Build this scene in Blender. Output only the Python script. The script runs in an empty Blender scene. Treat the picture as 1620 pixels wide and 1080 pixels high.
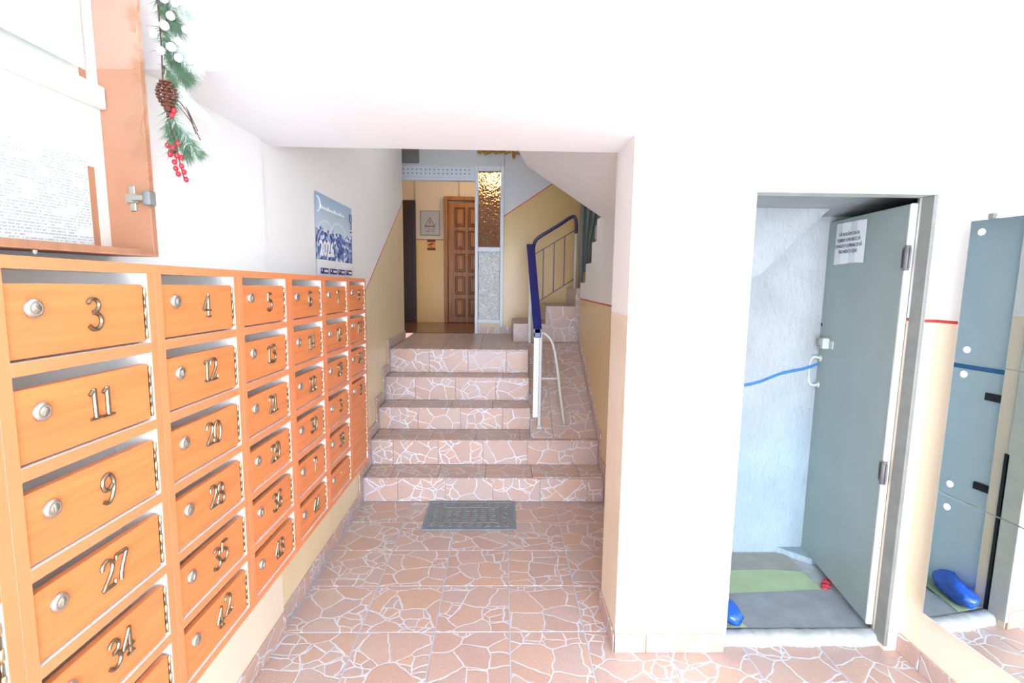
import bpy, math, random
from mathutils import Vector, Matrix

random.seed(7)
S = bpy.context.scene
COL = S.collection

# ------------------------------------------------------------------ camera, light, exposure
F_PX, PITCH, YAW, ROLL, CAM_H = 780.9, 0.124487, 0.021984, 0.011641, 1.5551
cam_d = bpy.data.cameras.new('camera')
cam_d.sensor_fit = 'HORIZONTAL'
cam_d.sensor_width = 36.0
cam_d.lens = F_PX / 1620 * 36.0
cam_d.clip_start = 0.02
cam = bpy.data.objects.new('camera', cam_d)
COL.objects.link(cam)
_f = Vector((math.sin(YAW) * math.cos(PITCH), math.cos(YAW) * math.cos(PITCH), -math.sin(PITCH)))
_r = Vector((math.cos(YAW), -math.sin(YAW), 0))
_u = _r.cross(_f)
_r2 = _r * math.cos(ROLL) + _u * math.sin(ROLL)
_u2 = -_r * math.sin(ROLL) + _u * math.cos(ROLL)
_m = Matrix((( _r2.x, _u2.x, -_f.x, 0), (_r2.y, _u2.y, -_f.y, 0), (_r2.z, _u2.z, -_f.z, CAM_H), (0, 0, 0, 1)))
cam.matrix_world = _m
S.camera = cam

W = bpy.data.worlds.new('overcast_sky')
S.world = W
W.use_nodes = True
_bg = W.node_tree.nodes['Background']
_bg.inputs['Color'].default_value = (0.82, 0.92, 1.08, 1)
_bg.inputs['Strength'].default_value = 20.5

pl = bpy.data.lights.new('entrance_portal', 'AREA')      # sampling aid: lets the sky's light in through the entrance glazing
pl.shape = 'RECTANGLE'
pl.size, pl.size_y = 2.6, 2.4
pl.cycles.is_portal = True
plo = bpy.data.objects.new('entrance_portal', pl)
COL.objects.link(plo)
plo.location = (0.38, -2.62, 1.22)
plo.rotation_euler = (math.radians(90), 0, 0)

vs = S.view_settings
vs.view_transform = 'Standard'
vs.look = 'None'
vs.gamma = 1.0
vs.exposure = 0.0
vs.use_curve_mapping = False
S.cycles.use_denoising = True
S.cycles.max_bounces = 10
S.cycles.diffuse_bounces = 6
S.cycles.glossy_bounces = 5
S.cycles.transparent_max_bounces = 12
S.cycles.caustics_reflective = False
S.cycles.caustics_refractive = False

# ------------------------------------------------------------------ helpers: geometry
class MB:
    def __init__(s):
        s.v, s.f, s.m, s.s = [], [], [], []

    def add(s, verts, faces, m=0, smooth=False):
        n = len(s.v)
        s.v += [tuple(p) for p in verts]
        for f in faces:
            s.f.append([n + i for i in f]); s.m.append(m); s.s.append(smooth)
        return s

    def box(s, x0, x1, y0, y1, z0, z1, m=0, b=0.0):
        if b <= 0:
            v = [(x0, y0, z0), (x1, y0, z0), (x1, y1, z0), (x0, y1, z0), (x0, y0, z1), (x1, y0, z1), (x1, y1, z1), (x0, y1, z1)]
            return s.add(v, [(3, 2, 1, 0), (4, 5, 6, 7), (0, 1, 5, 4), (1, 2, 6, 5), (2, 3, 7, 6), (3, 0, 4, 7)], m)
        cx, cy, cz = (x0 + x1) / 2, (y0 + y1) / 2, (z0 + z1) / 2
        hx, hy, hz = (x1 - x0) / 2, (y1 - y0) / 2, (z1 - z0) / 2
        b = min(b, hx * .9, hy * .9, hz * .9)
        v, idx = [], {}
        for sx in (-1, 1):
            for sy in (-1, 1):
                for sz in (-1, 1):
                    for k in range(3):
                        h = [hx - b, hy - b, hz - b]; h[k] += b
                        idx[(sx, sy, sz, k)] = len(v)
                        v.append((cx + sx * h[0], cy + sy * h[1], cz + sz * h[2]))
        fs = []
        for k in range(3):
            o = [i for i in range(3) if i != k]
            for sg in (-1, 1):
                q = []
                for a, c in ((-1, -1), (1, -1), (1, 1), (-1, 1)):
                    t = [0, 0, 0]; t[k] = sg; t[o[0]] = a; t[o[1]] = c
                    q.append(idx[(t[0], t[1], t[2], k)])
                fs.append(q)
        for k in range(3):
            o = [i for i in range(3) if i != k]
            for a in (-1, 1):
                for c in (-1, 1):
                    q = []
                    for sg in (-1, 1):
                        t = [0, 0, 0]; t[k] = sg; t[o[0]] = a; t[o[1]] = c
                        q.append((idx[(t[0], t[1], t[2], o[0])], idx[(t[0], t[1], t[2], o[1])]))
                    fs.append((q[0][0], q[0][1], q[1][1], q[1][0]))
        for sx in (-1, 1):
            for sy in (-1, 1):
                for sz in (-1, 1):
                    fs.append([idx[(sx, sy, sz, k)] for k in range(3)])
        return s.add(v, fs, m)

    def prism(s, pts, ax, a0, a1, m=0):
        """polygon in the plane of the two other axes (kept in x,y,z order), extruded along ax"""
        def P(p, a):
            return {0: (a, p[0], p[1]), 1: (p[0], a, p[1]), 2: (p[0], p[1], a)}[ax]
        n = len(pts)
        v = [P(p, a0) for p in pts] + [P(p, a1) for p in pts]
        fs = [list(range(n))[::-1], list(range(n, 2 * n))] + [(i, (i + 1) % n, n + (i + 1) % n, n + i) for i in range(n)]
        return s.add(v, fs, m)

    def tube(s, pts, r, n=8, m=0, cap=True):
        pts = [Vector(p) for p in pts]
        rs = r if isinstance(r, (list, tuple)) else [r] * len(pts)
        t0 = (pts[1] - pts[0]).normalized()
        ref = Vector((0, 0, 1)) if abs(t0.z) < .9 else Vector((1, 0, 0))
        nn = t0.cross(ref).normalized()
        v = []
        for i, p in enumerate(pts):
            t = (pts[min(i + 1, len(pts) - 1)] - pts[max(i - 1, 0)]).normalized()
            nn = (nn - t * nn.dot(t)).normalized()
            bb = t.cross(nn)
            for k in range(n):
                a = 2 * math.pi * k / n
                v.append(p + (nn * math.cos(a) + bb * math.sin(a)) * rs[i])
        fs = []
        for i in range(len(pts) - 1):
            for k in range(n):
                fs.append((i * n + k, i * n + (k + 1) % n, (i + 1) * n + (k + 1) % n, (i + 1) * n + k))
        if cap:
            fs.append(list(range(n))[::-1]); fs.append([(len(pts) - 1) * n + k for k in range(n)])
        return s.add(v, fs, m, True)

    def lathe(s, prof, c, axis=(0, 0, 1), n=16, m=0, smooth=True):
        ax = Vector(axis).normalized()
        ref = Vector((1, 0, 0)) if abs(ax.x) < .9 else Vector((0, 1, 0))
        a1 = ax.cross(ref).normalized(); a2 = ax.cross(a1); c = Vector(c)
        v = []
        for r, h in prof:
            for k in range(n):
                a = 2 * math.pi * k / n
                v.append(c + ax * h + (a1 * math.cos(a) + a2 * math.sin(a)) * max(r, 1e-5))
        fs = []
        for i in range(len(prof) - 1):
            for k in range(n):
                fs.append((i * n + k, i * n + (k + 1) % n, (i + 1) * n + (k + 1) % n, (i + 1) * n + k))
        return s.add(v, fs, m, smooth)

    def ball(s, c, r, n=8, m=0, sc=(1, 1, 1)):
        v, fs, R = [], [], n // 2 + 1
        for i in range(R + 1):
            th = math.pi * i / R
            for k in range(n):
                a = 2 * math.pi * k / n
                v.append((c[0] + r * sc[0] * math.sin(th) * math.cos(a), c[1] + r * sc[1] * math.sin(th) * math.sin(a), c[2] + r * sc[2] * math.cos(th)))
        for i in range(R):
            for k in range(n):
                fs.append((i * n + k, i * n + (k + 1) % n, (i + 1) * n + (k + 1) % n, (i + 1) * n + k))
        return s.add(v, fs, m, True)

    def mesh(s, name, mats):
        me = bpy.data.meshes.new(name)
        me.from_pydata(s.v, [], s.f)
        for mm in (mats if isinstance(mats, (list, tuple)) else [mats]):
            me.materials.append(mm)
        me.polygons.foreach_set('material_index', s.m)
        me.polygons.foreach_set('use_smooth', s.s)
        me.update()
        import bmesh
        bm = bmesh.new(); bm.from_mesh(me)
        bmesh.ops.recalc_face_normals(bm, faces=bm.faces)
        bm.to_mesh(me); bm.free()
        return me

    def build(s, name, mats, parent=None, **k):
        return link(name, s.mesh(name, mats), parent, **k)


def link(name, data, parent=None, loc=None, rot=None, label=None, cat=None, group=None, kind=None):
    o = bpy.data.objects.new(name, data)
    COL.objects.link(o)
    if parent is not None:
        o.parent = parent
    if loc is not None: o.location = loc
    if rot is not None: o.rotation_euler = rot
    tag(o, label, cat, group, kind)
    return o


def tag(o, label=None, cat=None, group=None, kind=None):
    if label: o['label'] = label
    if cat: o['category'] = cat
    if group: o['group'] = group
    if kind: o['kind'] = kind
    return o


def thing(name, label, cat, loc=(0, 0, 0), rot=(0, 0, 0), group=None, kind=None):
    return link(name, None, None, loc, rot, label, cat, group, kind)


def shift(mb, d):
    mb.v = [(x + d[0], y + d[1], z + d[2]) for x, y, z in mb.v]
    return mb


def text_mesh(body, size, mat, align='LEFT', extrude=0.0004, spacing=1.0, bold=0.0):
    c = bpy.data.curves.new('lettering', 'FONT')
    c.body = body; c.size = size; c.align_x = align; c.extrude = extrude; c.space_line = spacing
    c.resolution_u = 2
    c.offset = bold
    o = bpy.data.objects.new('lettering_tmp', c)
    COL.objects.link(o)
    dg = bpy.context.evaluated_depsgraph_get()
    me = bpy.data.meshes.new_from_object(o.evaluated_get(dg))
    bpy.data.objects.remove(o)
    me.materials.clear(); me.materials.append(mat)
    return me


# ------------------------------------------------------------------ helpers: materials
def srgb(r, g, b):
    f = lambda c: (c / 255 / 12.92) if c / 255 <= .04045 else ((c / 255 + .055) / 1.055) ** 2.4
    return (f(r), f(g), f(b), 1)


class NT:
    def __init__(s, name):
        s.mat = bpy.data.materials.new(name)
        s.mat.use_nodes = True
        s.t = s.mat.node_tree
        s.b = s.t.nodes['Principled BSDF']

    def n(s, typ, props=None, **ins):
        nd = s.t.nodes.new('ShaderNode' + typ)
        for k, v in (props or {}).items():
            setattr(nd, k, v)
        for k, v in ins.items():
            key = int(k[1:]) if k[0] == 'i' and k[1:].isdigit() else k.replace('_', ' ')
            s.set(nd.inputs[key], v)
        return nd

    def set(s, inp, v):
        if isinstance(v, bpy.types.NodeSocket):
            s.t.links.new(v, inp)
        elif isinstance(v, bpy.types.Node):
            s.t.links.new(v.outputs[0], inp)
        else:
            inp.default_value = v

    def p(s, **k):
        for a, v in k.items():
            s.set(s.b.inputs[a.replace('_', ' ')], v)
        return s

    def math(s, op, a, b=0.0, c=None, clamp=False):
        nd = s.n('Math', {'operation': op, 'use_clamp': clamp}, i0=a, i1=b)
        if c is not None: s.set(nd.inputs[2], c)
        return nd.outputs[0]

    def mix(s, fac, a, b, blend='MIX'):
        nd = s.n('Mix', {'data_type': 'RGBA', 'blend_type': blend})
        s.set(nd.inputs[0], fac); s.set(nd.inputs[6], a); s.set(nd.inputs[7], b)
        return nd.outputs[2]

    def obj(s): return s.n('TexCoord').outputs['Object']
    def pos(s): return s.n('NewGeometry').outputs['Position']

    def mapping(s, vec, scale=(1, 1, 1), loc=(0, 0, 0)):
        return s.n('Mapping', None, Vector=vec, Scale=scale, Location=loc).outputs[0]

    def noise(s, vec, scale, detail=3, rough=.5):
        return s.n('TexNoise', None, Vector=vec, Scale=scale, Detail=detail, Roughness=rough).outputs[0]

    def ramp(s, fac, stops):
        nd = s.n('ValToRGB', None, Fac=fac)
        e = nd.color_ramp.elements
        while len(e) < len(stops): e.new(.5)
        for i, (p, c) in enumerate(stops):
            e[i].position = p; e[i].color = c if len(c) == 4 else (*c, 1)
        return nd.outputs[0]

    def bump(s, h, strength=.3, dist=.005):
        s.set(s.b.inputs['Normal'], s.n('Bump', None, Height=h, Strength=strength, Distance=dist).outputs[0])
        return s


def plain(name, col, rough=.6, metal=0.0, spec=None, var=0.06, scale=30):
    k = NT(name)
    nz = k.noise(k.obj(), scale, 2)
    c2 = tuple(c * (1 - var * 2) for c in col[:3]) + (1,)
    k.p(Base_Color=k.mix(nz, c2, col), Roughness=rough, Metallic=metal)
    if spec is not None: k.p(Specular_IOR_Level=spec)
    return k.mat


def paint_wall(name, z0, slope=0.0, c0=0.0, axis='Y', upper=(236, 236, 234), lower=(232, 205, 152), line=(196, 60, 50), line_w=.006):
    """white above, oil-painted ochre below, thin painted line between; the line may climb along an axis"""
    k = NT(name)
    pos = k.pos()
    sep = k.n('SeparateXYZ', None, Vector=pos)
    wob = k.math('MULTIPLY', k.math('SUBTRACT', k.noise(pos, 1.7, 2), .5), .01)
    zl = z0
    if slope:
        zl = k.math('ADD', k.math('MULTIPLY', k.math('MAXIMUM', k.math('SUBTRACT', sep.outputs[axis], c0), 0.0), slope), z0)
    d = k.math('ADD', k.math('SUBTRACT', sep.outputs['Z'], zl), wob)
    up = k.math('GREATER_THAN', d, 0.0)
    ln = k.math('LESS_THAN', k.math('ABSOLUTE', d), line_w)
    streak = k.noise(k.mapping(pos, (5, 5, 1.1)), 2.2, 4, .6)
    lo = k.mix(streak, tuple(c * .86 for c in srgb(*lower)[:3]) + (1,), srgb(*lower))
    hi = k.mix(k.noise(pos, 3, 3), tuple(c * .96 for c in srgb(*upper)[:3]) + (1,), srgb(*upper))
    col = k.mix(up, lo, hi)
    if line: col = k.mix(ln, col, srgb(*line))
    k.p(Base_Color=col, Roughness=k.math('ADD', k.math('MULTIPLY', up, .45), .32))
    h = k.math('ADD', k.math('MULTIPLY', k.noise(k.mapping(pos, (6, 6, 1.4)), 2.0, 3), .6), k.math('MULTIPLY', k.noise(pos, 120, 2), .06))
    k.bump(h, .35, .006)
    return k.mat


def stone_tile(name, bright=1.0, gray=0.0):
    """glazed tile printed with crazy paving: irregular stones and pale joints"""
    k = NT(name)
    ob = k.obj()
    rnd = k.n('ObjectInfo').outputs['Random']
    off = k.n('CombineXYZ', None, X=k.math('MULTIPLY', rnd, 37.0), Y=k.math('MULTIPLY', rnd, 91.0))
    warp = k.n('TexNoise', None, Vector=ob, Scale=12.0, Detail=1.0).outputs['Color']
    v1 = k.n('VectorMath', {'operation': 'SCALE'}, i0=warp, Scale=.042).outputs[0]
    v2 = k.n('VectorMath', {'operation': 'ADD'}, i0=ob, i1=v1).outputs[0]
    v3 = k.n('VectorMath', {'operation': 'ADD'}, i0=k.mapping(v2, (1.0, 1.22, 1)), i1=off).outputs[0]
    def vor(feat, sc, out):
        return k.n('TexVoronoi', {'feature': feat, 'voronoi_dimensions': '2D'}, Vector=v3, Scale=sc, Randomness=1.0).outputs[out]
    e1, c1 = vor('DISTANCE_TO_EDGE', 7.0, 'Distance'), k.n('SeparateColor', None, Color=vor('F1', 7.0, 'Color'))
    e2, c2 = vor('DISTANCE_TO_EDGE', 12.5, 'Distance'), k.n('SeparateColor', None, Color=vor('F1', 12.5, 'Color'))
    sub = k.math('GREATER_THAN', c1.outputs[2], .66)                      # some large stones are broken into small ones
    em = k.math('DIVIDE', e1, 7.0)
    ef = k.math('ADD', k.math('DIVIDE', e2, 12.5), k.math('MULTIPLY', k.math('SUBTRACT', 1.0, sub), 1.0))
    ve = k.math('MINIMUM', em, ef)                                        # metres to the nearest joint
    r1 = k.math('ADD', k.math('MULTIPLY', c1.outputs[0], k.math('SUBTRACT', 1.0, sub)), k.math('MULTIPLY', c2.outputs[0], sub))
    r2 = k.math('ADD', k.math('MULTIPLY', c1.outputs[1], k.math('SUBTRACT', 1.0, sub)), k.math('MULTIPLY', c2.outputs[1], sub))
    a, b, c = srgb(206, 174, 152), srgb(194, 180, 178), srgb(188, 160, 150)
    base = k.mix(r1, a, b)
    base = k.mix(k.math('MULTIPLY', r2, .7), base, c)
    mott = k.noise(v3, 46, 4, .65)
    base = k.mix(k.math('MULTIPLY', mott, .5), base, srgb(164, 132, 122))
    base = k.mix(k.math('MULTIPLY', k.math('GREATER_THAN', k.noise(v3, 120, 2), .68), .55), base, srgb(236, 214, 170))
    vj = k.math('SUBTRACT', ve, k.math('MULTIPLY', k.math('SUBTRACT', k.noise(v3, 17, 3), .42), .0075))   # joints swell and thin out
    jn = k.math('SUBTRACT', 1.0, k.n('MapRange', None, Value=vj, From_Min=.0014, From_Max=.0042).outputs[0])
    jc = k.mix(k.noise(v3, 25, 3), srgb(196, 198, 206), srgb(214, 220, 230))
    col = k.mix(jn, base, jc)
    if gray: col = k.mix(gray, col, srgb(170, 160, 160))
    if bright != 1.0: col = k.mix(1.0, col, (bright, bright, bright, 1), 'MULTIPLY')
    k.p(Base_Color=col, Roughness=.34, Specular_IOR_Level=.45)
    k.bump(k.math('SUBTRACT', k.n('MapRange', None, Value=ve, From_Min=.0, From_Max=.007).outputs[0], k.math('MULTIPLY', mott, .3)), .35, .003)
    return k.mat


def wood(name, col, grain=(1, 3, 55), rough=.42, contrast=.22, dark=None):
    k = NT(name)
    ob = k.obj()
    rnd = k.n('ObjectInfo').outputs['Random']
    off = k.n('CombineXYZ', None, X=k.math('MULTIPLY', rnd, 9.0), Y=k.math('MULTIPLY', rnd, 23.0), Z=k.math('MULTIPLY', rnd, 5.0)).outputs[0]
    v = k.n('VectorMath', {'operation': 'ADD'}, i0=ob, i1=off).outputs[0]
    g = k.noise(k.mapping(v, grain), 1.6, 4, .6)
    dk = dark or tuple(c * (1 - contrast * 1.6) for c in col[:3]) + (1,)
    c = k.ramp(g, [(.30, dk), (.62, col)])
    k.p(Base_Color=c, Roughness=rough, Specular_IOR_Level=.35)
    return k.mat


M = {}
M['white'] = paint_wall('white_wall_daylit_dado', 1.414, lower=(242, 229, 206))  # ochre lower half paled to cream: brighter lobby daylight put into the colour
M['pillar'] = paint_wall('white_pillar_daylit_dado', 1.414, lower=(242, 229, 206), line=(236, 214, 196))  # dado and red line paled in colour, as strong daylight washes them out
M['wall_left'] = paint_wall('left_wall_ochre_dado', 1.414, .594, 3.46, 'Y', lower=(238, 221, 182))
M['corr_right'] = paint_wall('corridor_wall_ochre_dado', 1.385)
M['stair_back'] = paint_wall('stairwell_wall_ochre_dado', 2.238, .67, .016, 'X', upper=(206, 208, 210), lower=(210, 178, 120))
M['hall_far'] = paint_wall('hall_wall_ochre_dado', 2.085, upper=(214, 194, 170), lower=(222, 184, 120), line=(150, 84, 50))
M['ceil'] = plain('ceiling_white', srgb(238, 238, 238), .8, var=.02, scale=4)
M['hall_grey'] = plain('pale_grey_paint', srgb(200, 202, 202), .55, var=.03, scale=6)
M['tile'] = stone_tile('stone_print_tile')
M['grout'] = plain('pale_grout', srgb(186, 196, 210), .8, var=.08, scale=60)
M['orange'] = wood('orange_cherry_laminate', srgb(222, 132, 78), grain=(1, 2.2, 38), contrast=.13)
M['orange_edge'] = wood('orange_edge_band', srgb(222, 134, 88), grain=(2, 2, 2), contrast=.06)
M['cab_wood'] = wood('brown_cherry_laminate', srgb(200, 138, 106), grain=(1, 30, 2), contrast=.14)
M['melamine'] = plain('white_melamine', srgb(236, 236, 232), .45, var=.02)
M['brass'] = plain('antique_brass', srgb(150, 138, 114), .36, 1.0, var=.12, scale=80)
M['brass_bright'] = plain('bright_brass', srgb(240, 214, 160), .28, 1.0, var=.08, scale=80)
M['nickel'] = plain('satin_nickel', srgb(206, 202, 192), .38, 1.0, var=.08, scale=60)
M['dark'] = plain('dark_gap', srgb(40, 34, 30), .7)
M['paper'] = plain('white_paper', srgb(240, 241, 242), .7, var=.02)
M['ink'] = plain('grey_ink', srgb(70, 74, 84), .7)
M['steel_door'] = plain('grey_green_enamel', srgb(158, 172, 168), .28, var=.10, scale=5)
M['frame_paint'] = plain('chipped_cream_frame_paint', srgb(206, 210, 202), .5, var=.12, scale=14)
M['jamb_dark'] = plain('worn_grey_jamb_paint', srgb(126, 124, 122), .55, var=.2, scale=20)
M['jamb_mid'] = plain('worn_pale_grey_jamb_paint', srgb(150, 150, 144), .55, var=.2, scale=16)
M['black_steel'] = plain('black_steel', srgb(26, 26, 28), .45, var=.2)
M['blue_rail'] = plain('navy_rail_enamel', srgb(28, 34, 112), .3, var=.08)
M['rail_dark'] = plain('dark_violet_rail_enamel', srgb(52, 44, 84), .3, var=.08)
M['rail_pale'] = plain('pale_rail_paint', srgb(196, 200, 196), .4, var=.06)
M['rail_white'] = plain('white_rail_plate', srgb(232, 234, 232), .4, var=.04)
M['mat_rubber'] = plain('grey_blue_rubber', srgb(140, 150, 158), .75, var=.15, scale=60)
M['mat_pile'] = plain('grey_green_doormat_pile', srgb(150, 152, 148), .95, var=.22, scale=160)
M['cement'] = plain('rough_cement', srgb(196, 200, 200), .85, var=.24, scale=22)
M['red'] = plain('red_berry', srgb(200, 36, 50), .3, var=.1)
M['white_berry'] = plain('white_berry_flock', srgb(244, 240, 238), .7, var=.04)
M['needle'] = plain('pine_needle_green', srgb(112, 144, 112), .7, var=.25, scale=40)
M['needle_frost'] = plain('frosted_needle', srgb(206, 218, 206), .8, var=.1, scale=40)
M['cone'] = plain('pine_cone_brown', srgb(120, 66, 44), .7, var=.3, scale=60)
M['twig'] = plain('brown_twig', srgb(84, 60, 48), .8, var=.2)
M['wood_door'] = wood('varnished_wood_door', srgb(164, 106, 54), grain=(22, 22, 1.2), contrast=.28)
M['wood_groove'] = wood('shaded_panel_groove', srgb(112, 68, 36), grain=(22, 22, 1.2), contrast=.2)  # darker wood stands in for the shade in the panel grooves
M['dark_door'] = plain('dark_brown_door', srgb(52, 40, 38), .4, var=.15)
M['alu'] = plain('pale_blue_grey_frame_paint', srgb(206, 214, 222), .4, var=.03)
M['cloth'] = plain('grey_green_cloth', srgb(122, 130, 122), .9, var=.18, scale=14)
M['lino_gray'] = plain('worn_grey_lino', srgb(164, 170, 176), .6, var=.25, scale=9)
M['lino_green'] = plain('green_lino', srgb(184, 204, 160), .6, var=.15, scale=9)
M['lino_dull'] = plain('dull_brown_lino', srgb(178, 174, 166), .7, var=.2, scale=9)
M['blue_rope'] = plain('blue_painted_line', srgb(66, 130, 190), .7, var=.2, scale=40)
M['red_cloth'] = plain('red_cloth', srgb(226, 70, 90), .9, var=.2)
M['foam'] = plain('yellow_foam', srgb(196, 150, 60), .9, var=.25)
M['beige'] = plain('beige_sill_paint', srgb(220, 200, 164), .5, var=.1)
M['cab_grey'] = plain('grey_cabinet_enamel', srgb(168, 168, 162), .45, var=.05)
M['ink_red'] = plain('dark_red_ink', srgb(140, 44, 56), .7)
M['sticker_orange'] = plain('orange_sticker', srgb(226, 134, 44), .5)
M['sticker_dark'] = plain('dark_brown_sticker_print', srgb(70, 42, 30), .5)
M['violet_ink'] = plain('violet_ink', srgb(66, 62, 130), .6)
M['purple_ink'] = plain('purple_ink', srgb(86, 40, 100), .6)


def m_mirror():
    k = NT('silvered_mirror')
    k.p(Base_Color=(.93, .97, .97, 1), Metallic=1.0, Roughness=k.math('ADD', k.math('MULTIPLY', k.noise(k.obj(), 7, 3), .012), .006))
    return k.mat
M['mirror'] = m_mirror()


def m_pane(name, refl=1.0, tint=(.97, .99, .98, 1)):
    k = NT(name)
    t = k.t
    fr = k.n('Fresnel', None, IOR=1.52)
    gl = k.n('BsdfGlossy', None, Roughness=.004)
    tr = k.n('BsdfTransparent', None, Color=tint)
    front = k.math('SUBTRACT', 1.0, k.n('NewGeometry').outputs['Backfacing'])
    mx = k.n('MixShader', None, Fac=k.math('MULTIPLY', k.math('MULTIPLY', fr, refl, clamp=True), front))
    t.links.new(tr.outputs[0], mx.inputs[1]); t.links.new(gl.outputs[0], mx.inputs[2])
    t.links.new(mx.outputs[0], t.nodes['Material Output'].inputs[0])
    return k.mat
M['glass'] = m_pane('clear_glass', 1.6)
M['entry_glass'] = m_pane('entrance_glass', .5, (1, 1, 1, 1))


def m_patterned(name, col, scale, tr):
    k = NT(name)
    v = k.obj()
    vo = k.n('TexVoronoi', {'feature': 'SMOOTH_F1'}, Vector=v, Scale=scale).outputs['Distance']
    k.p(Base_Color=col, Roughness=.12, Transmission_Weight=tr, IOR=1.45, Specular_IOR_Level=.6)
    k.bump(vo, 1.0, .03)
    return k.mat
M['glass_amber'] = m_patterned('amber_patterned_glass', srgb(206, 170, 132), 46, .8)
M['glass_white'] = m_patterned('white_patterned_glass', srgb(240, 243, 242), 60, .12)


def m_plaster():
    """basement plaster: rough stipple, light blue limewash below a hand-drawn line"""
    k = NT('basement_rough_plaster')
    pos = k.pos()
    sep = k.n('SeparateXYZ', None, Vector=pos)
    zl = k.math('ADD', k.math('MULTIPLY', k.math('SUBTRACT', sep.outputs['X'], 1.3), .31), .99)
    up = k.n('MapRange', None, Value=k.math('ADD', k.math('SUBTRACT', sep.outputs['Z'], zl), k.math('MULTIPLY', k.noise(pos, 3, 3), .25)), From_Min=-.35, From_Max=.25).outputs[0]
    big = k.noise(pos, 4, 4, .6)
    spots = k.math('GREATER_THAN', k.noise(pos, 34, 3, .6), .73)
    hi = k.mix(big, srgb(146, 148, 148), srgb(186, 188, 188))
    lo = k.mix(big, srgb(146, 164, 174), srgb(180, 196, 204))
    c = k.mix(up, lo, hi)
    c = k.mix(k.math('MULTIPLY', spots, .4), c, srgb(140, 138, 134))
    k.p(Base_Color=c, Roughness=.8)
    h = k.math('ADD', k.noise(k.mapping(pos, (1, 1, .45)), 46, 4, .6), k.math('MULTIPLY', k.noise(pos, 9, 2), 1.2))
    k.bump(h, .8, .014)
    return k.mat
M['plaster'] = m_plaster()
M['limewash'] = plain('light_blue_limewash', srgb(206, 228, 238), .7, var=.08, scale=7)


def m_bag():
    k = NT('blue_plastic_film')
    k.p(Base_Color=srgb(36, 96, 206), Roughness=.15, Specular_IOR_Level=.7)
    k.bump(k.noise(k.obj(), 22, 3), .8, .01)
    return k.mat
M['bag'] = m_bag()


def m_calendar():
    """blue city panorama under a pale sky with light arcs"""
    k = NT('calendar_city_print')
    ob = k.obj()
    sep = k.n('SeparateXYZ', None, Vector=ob)
    y, z = sep.outputs['Y'], sep.outputs['Z']
    sky = k.mix(k.n('MapRange', None, Value=z, From_Min=.16, From_Max=.34).outputs[0], srgb(206, 224, 234), srgb(150, 186, 212))
    bl = k.n('TexVoronoi', {'voronoi_dimensions': '2D', 'distance': 'CHEBYCHEV'}, Vector=k.n('CombineXYZ', None, X=y, Y=k.math('MULTIPLY', z, 1.6)), Scale=34.0, Randomness=.9)
    cs = k.n('SeparateColor', None, Color=bl.outputs['Color']).outputs[0]
    city = k.ramp(cs, [(.0, srgb(40, 60, 138)), (.45, srgb(84, 116, 182)), (.78, srgb(128, 158, 206)), (.97, srgb(226, 236, 246))])
    sk = k.math('ADD', k.math('MULTIPLY', k.noise(k.n('CombineXYZ', None, X=k.math('SNAP', y, .028), Y=0.0), 23, 1), .17), .075)
    sky_line = k.math('LESS_THAN', z, sk)
    c = k.mix(sky_line, sky, city)
    for cy, cz, r in ((.15, .04, .17), (.36, .02, .2), (.12, .05, .11)):
        dd = k.math('SQRT', k.math('ADD', k.math('POWER', k.math('SUBTRACT', y, cy), 2.0), k.math('POWER', k.math('SUBTRACT', z, cz), 2.0)))
        arc = k.math('LESS_THAN', k.math('ABSOLUTE', k.math('SUBTRACT', dd, r)), .006)
        c = k.mix(k.math('MULTIPLY', arc, .55), c, srgb(230, 240, 246))
    k.p(Base_Color=c, Roughness=.35)
    return k.mat
M['calendar_print'] = m_calendar()


def m_listing(name, cols, row, fill):
    """sheet printed with small unreadable rows of type: broken ink dashes along each row"""
    k = NT(name)
    ob = k.obj()
    sep = k.n('SeparateXYZ', None, Vector=ob)
    y, z = sep.outputs['Y'], sep.outputs['Z']
    zr = k.math('FRACT', k.math('DIVIDE', z, row))
    inrow = k.math('MULTIPLY', k.math('GREATER_THAN', zr, .3), k.math('LESS_THAN', zr, .75))
    rid = k.math('FLOOR', k.math('DIVIDE', z, row))
    nv = k.n('CombineXYZ', None, X=k.math('MULTIPLY', y, 150.0), Y=k.math('MULTIPLY', rid, 7.31)).outputs[0]
    ch = k.math('GREATER_THAN', k.noise(nv, 2.0, 1), .47)
    cv = k.n('CombineXYZ', None, X=k.math('MULTIPLY', y, cols), Y=k.math('MULTIPLY', rid, .23)).outputs[0]
    blk = k.math('GREATER_THAN', k.noise(cv, 1.0, 1), fill)
    inside = k.math('MULTIPLY', k.math('LESS_THAN', k.math('ABSOLUTE', y), .40), 1.0)
    ink = k.math('MULTIPLY', k.math('MULTIPLY', inrow, ch), k.math('MULTIPLY', blk, inside))
    k.p(Base_Color=k.mix(k.math('MULTIPLY', ink, .5), srgb(226, 230, 234), srgb(84, 88, 98)), Roughness=.6)
    return k.mat
M['listing_a'] = m_listing('listing_sheet_print', 26.0, .0075, .42)
M['listing_b'] = m_listing('bill_sheet_print', 14.0, .0062, .44)

# ------------------------------------------------------------------ the setting
PI = math.pi
XL, XLN, XR = -0.967, -0.955, 1.71
T = 0.3333
TILE_CACHE = {}


def tile(parent, c, w, d, rot=(0, 0, 0), name='tile', th=.010, mat=None):
    key = (round(w, 3), round(d, 3), round(th, 4), mat)
    if key not in TILE_CACHE:
        TILE_CACHE[key] = MB().box(-w / 2, w / 2, -d / 2, d / 2, -th, 0, b=.0022).mesh('stone_tile', M[mat or 'tile'])
    return link(name, TILE_CACHE[key], parent, loc=c, rot=rot)


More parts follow.
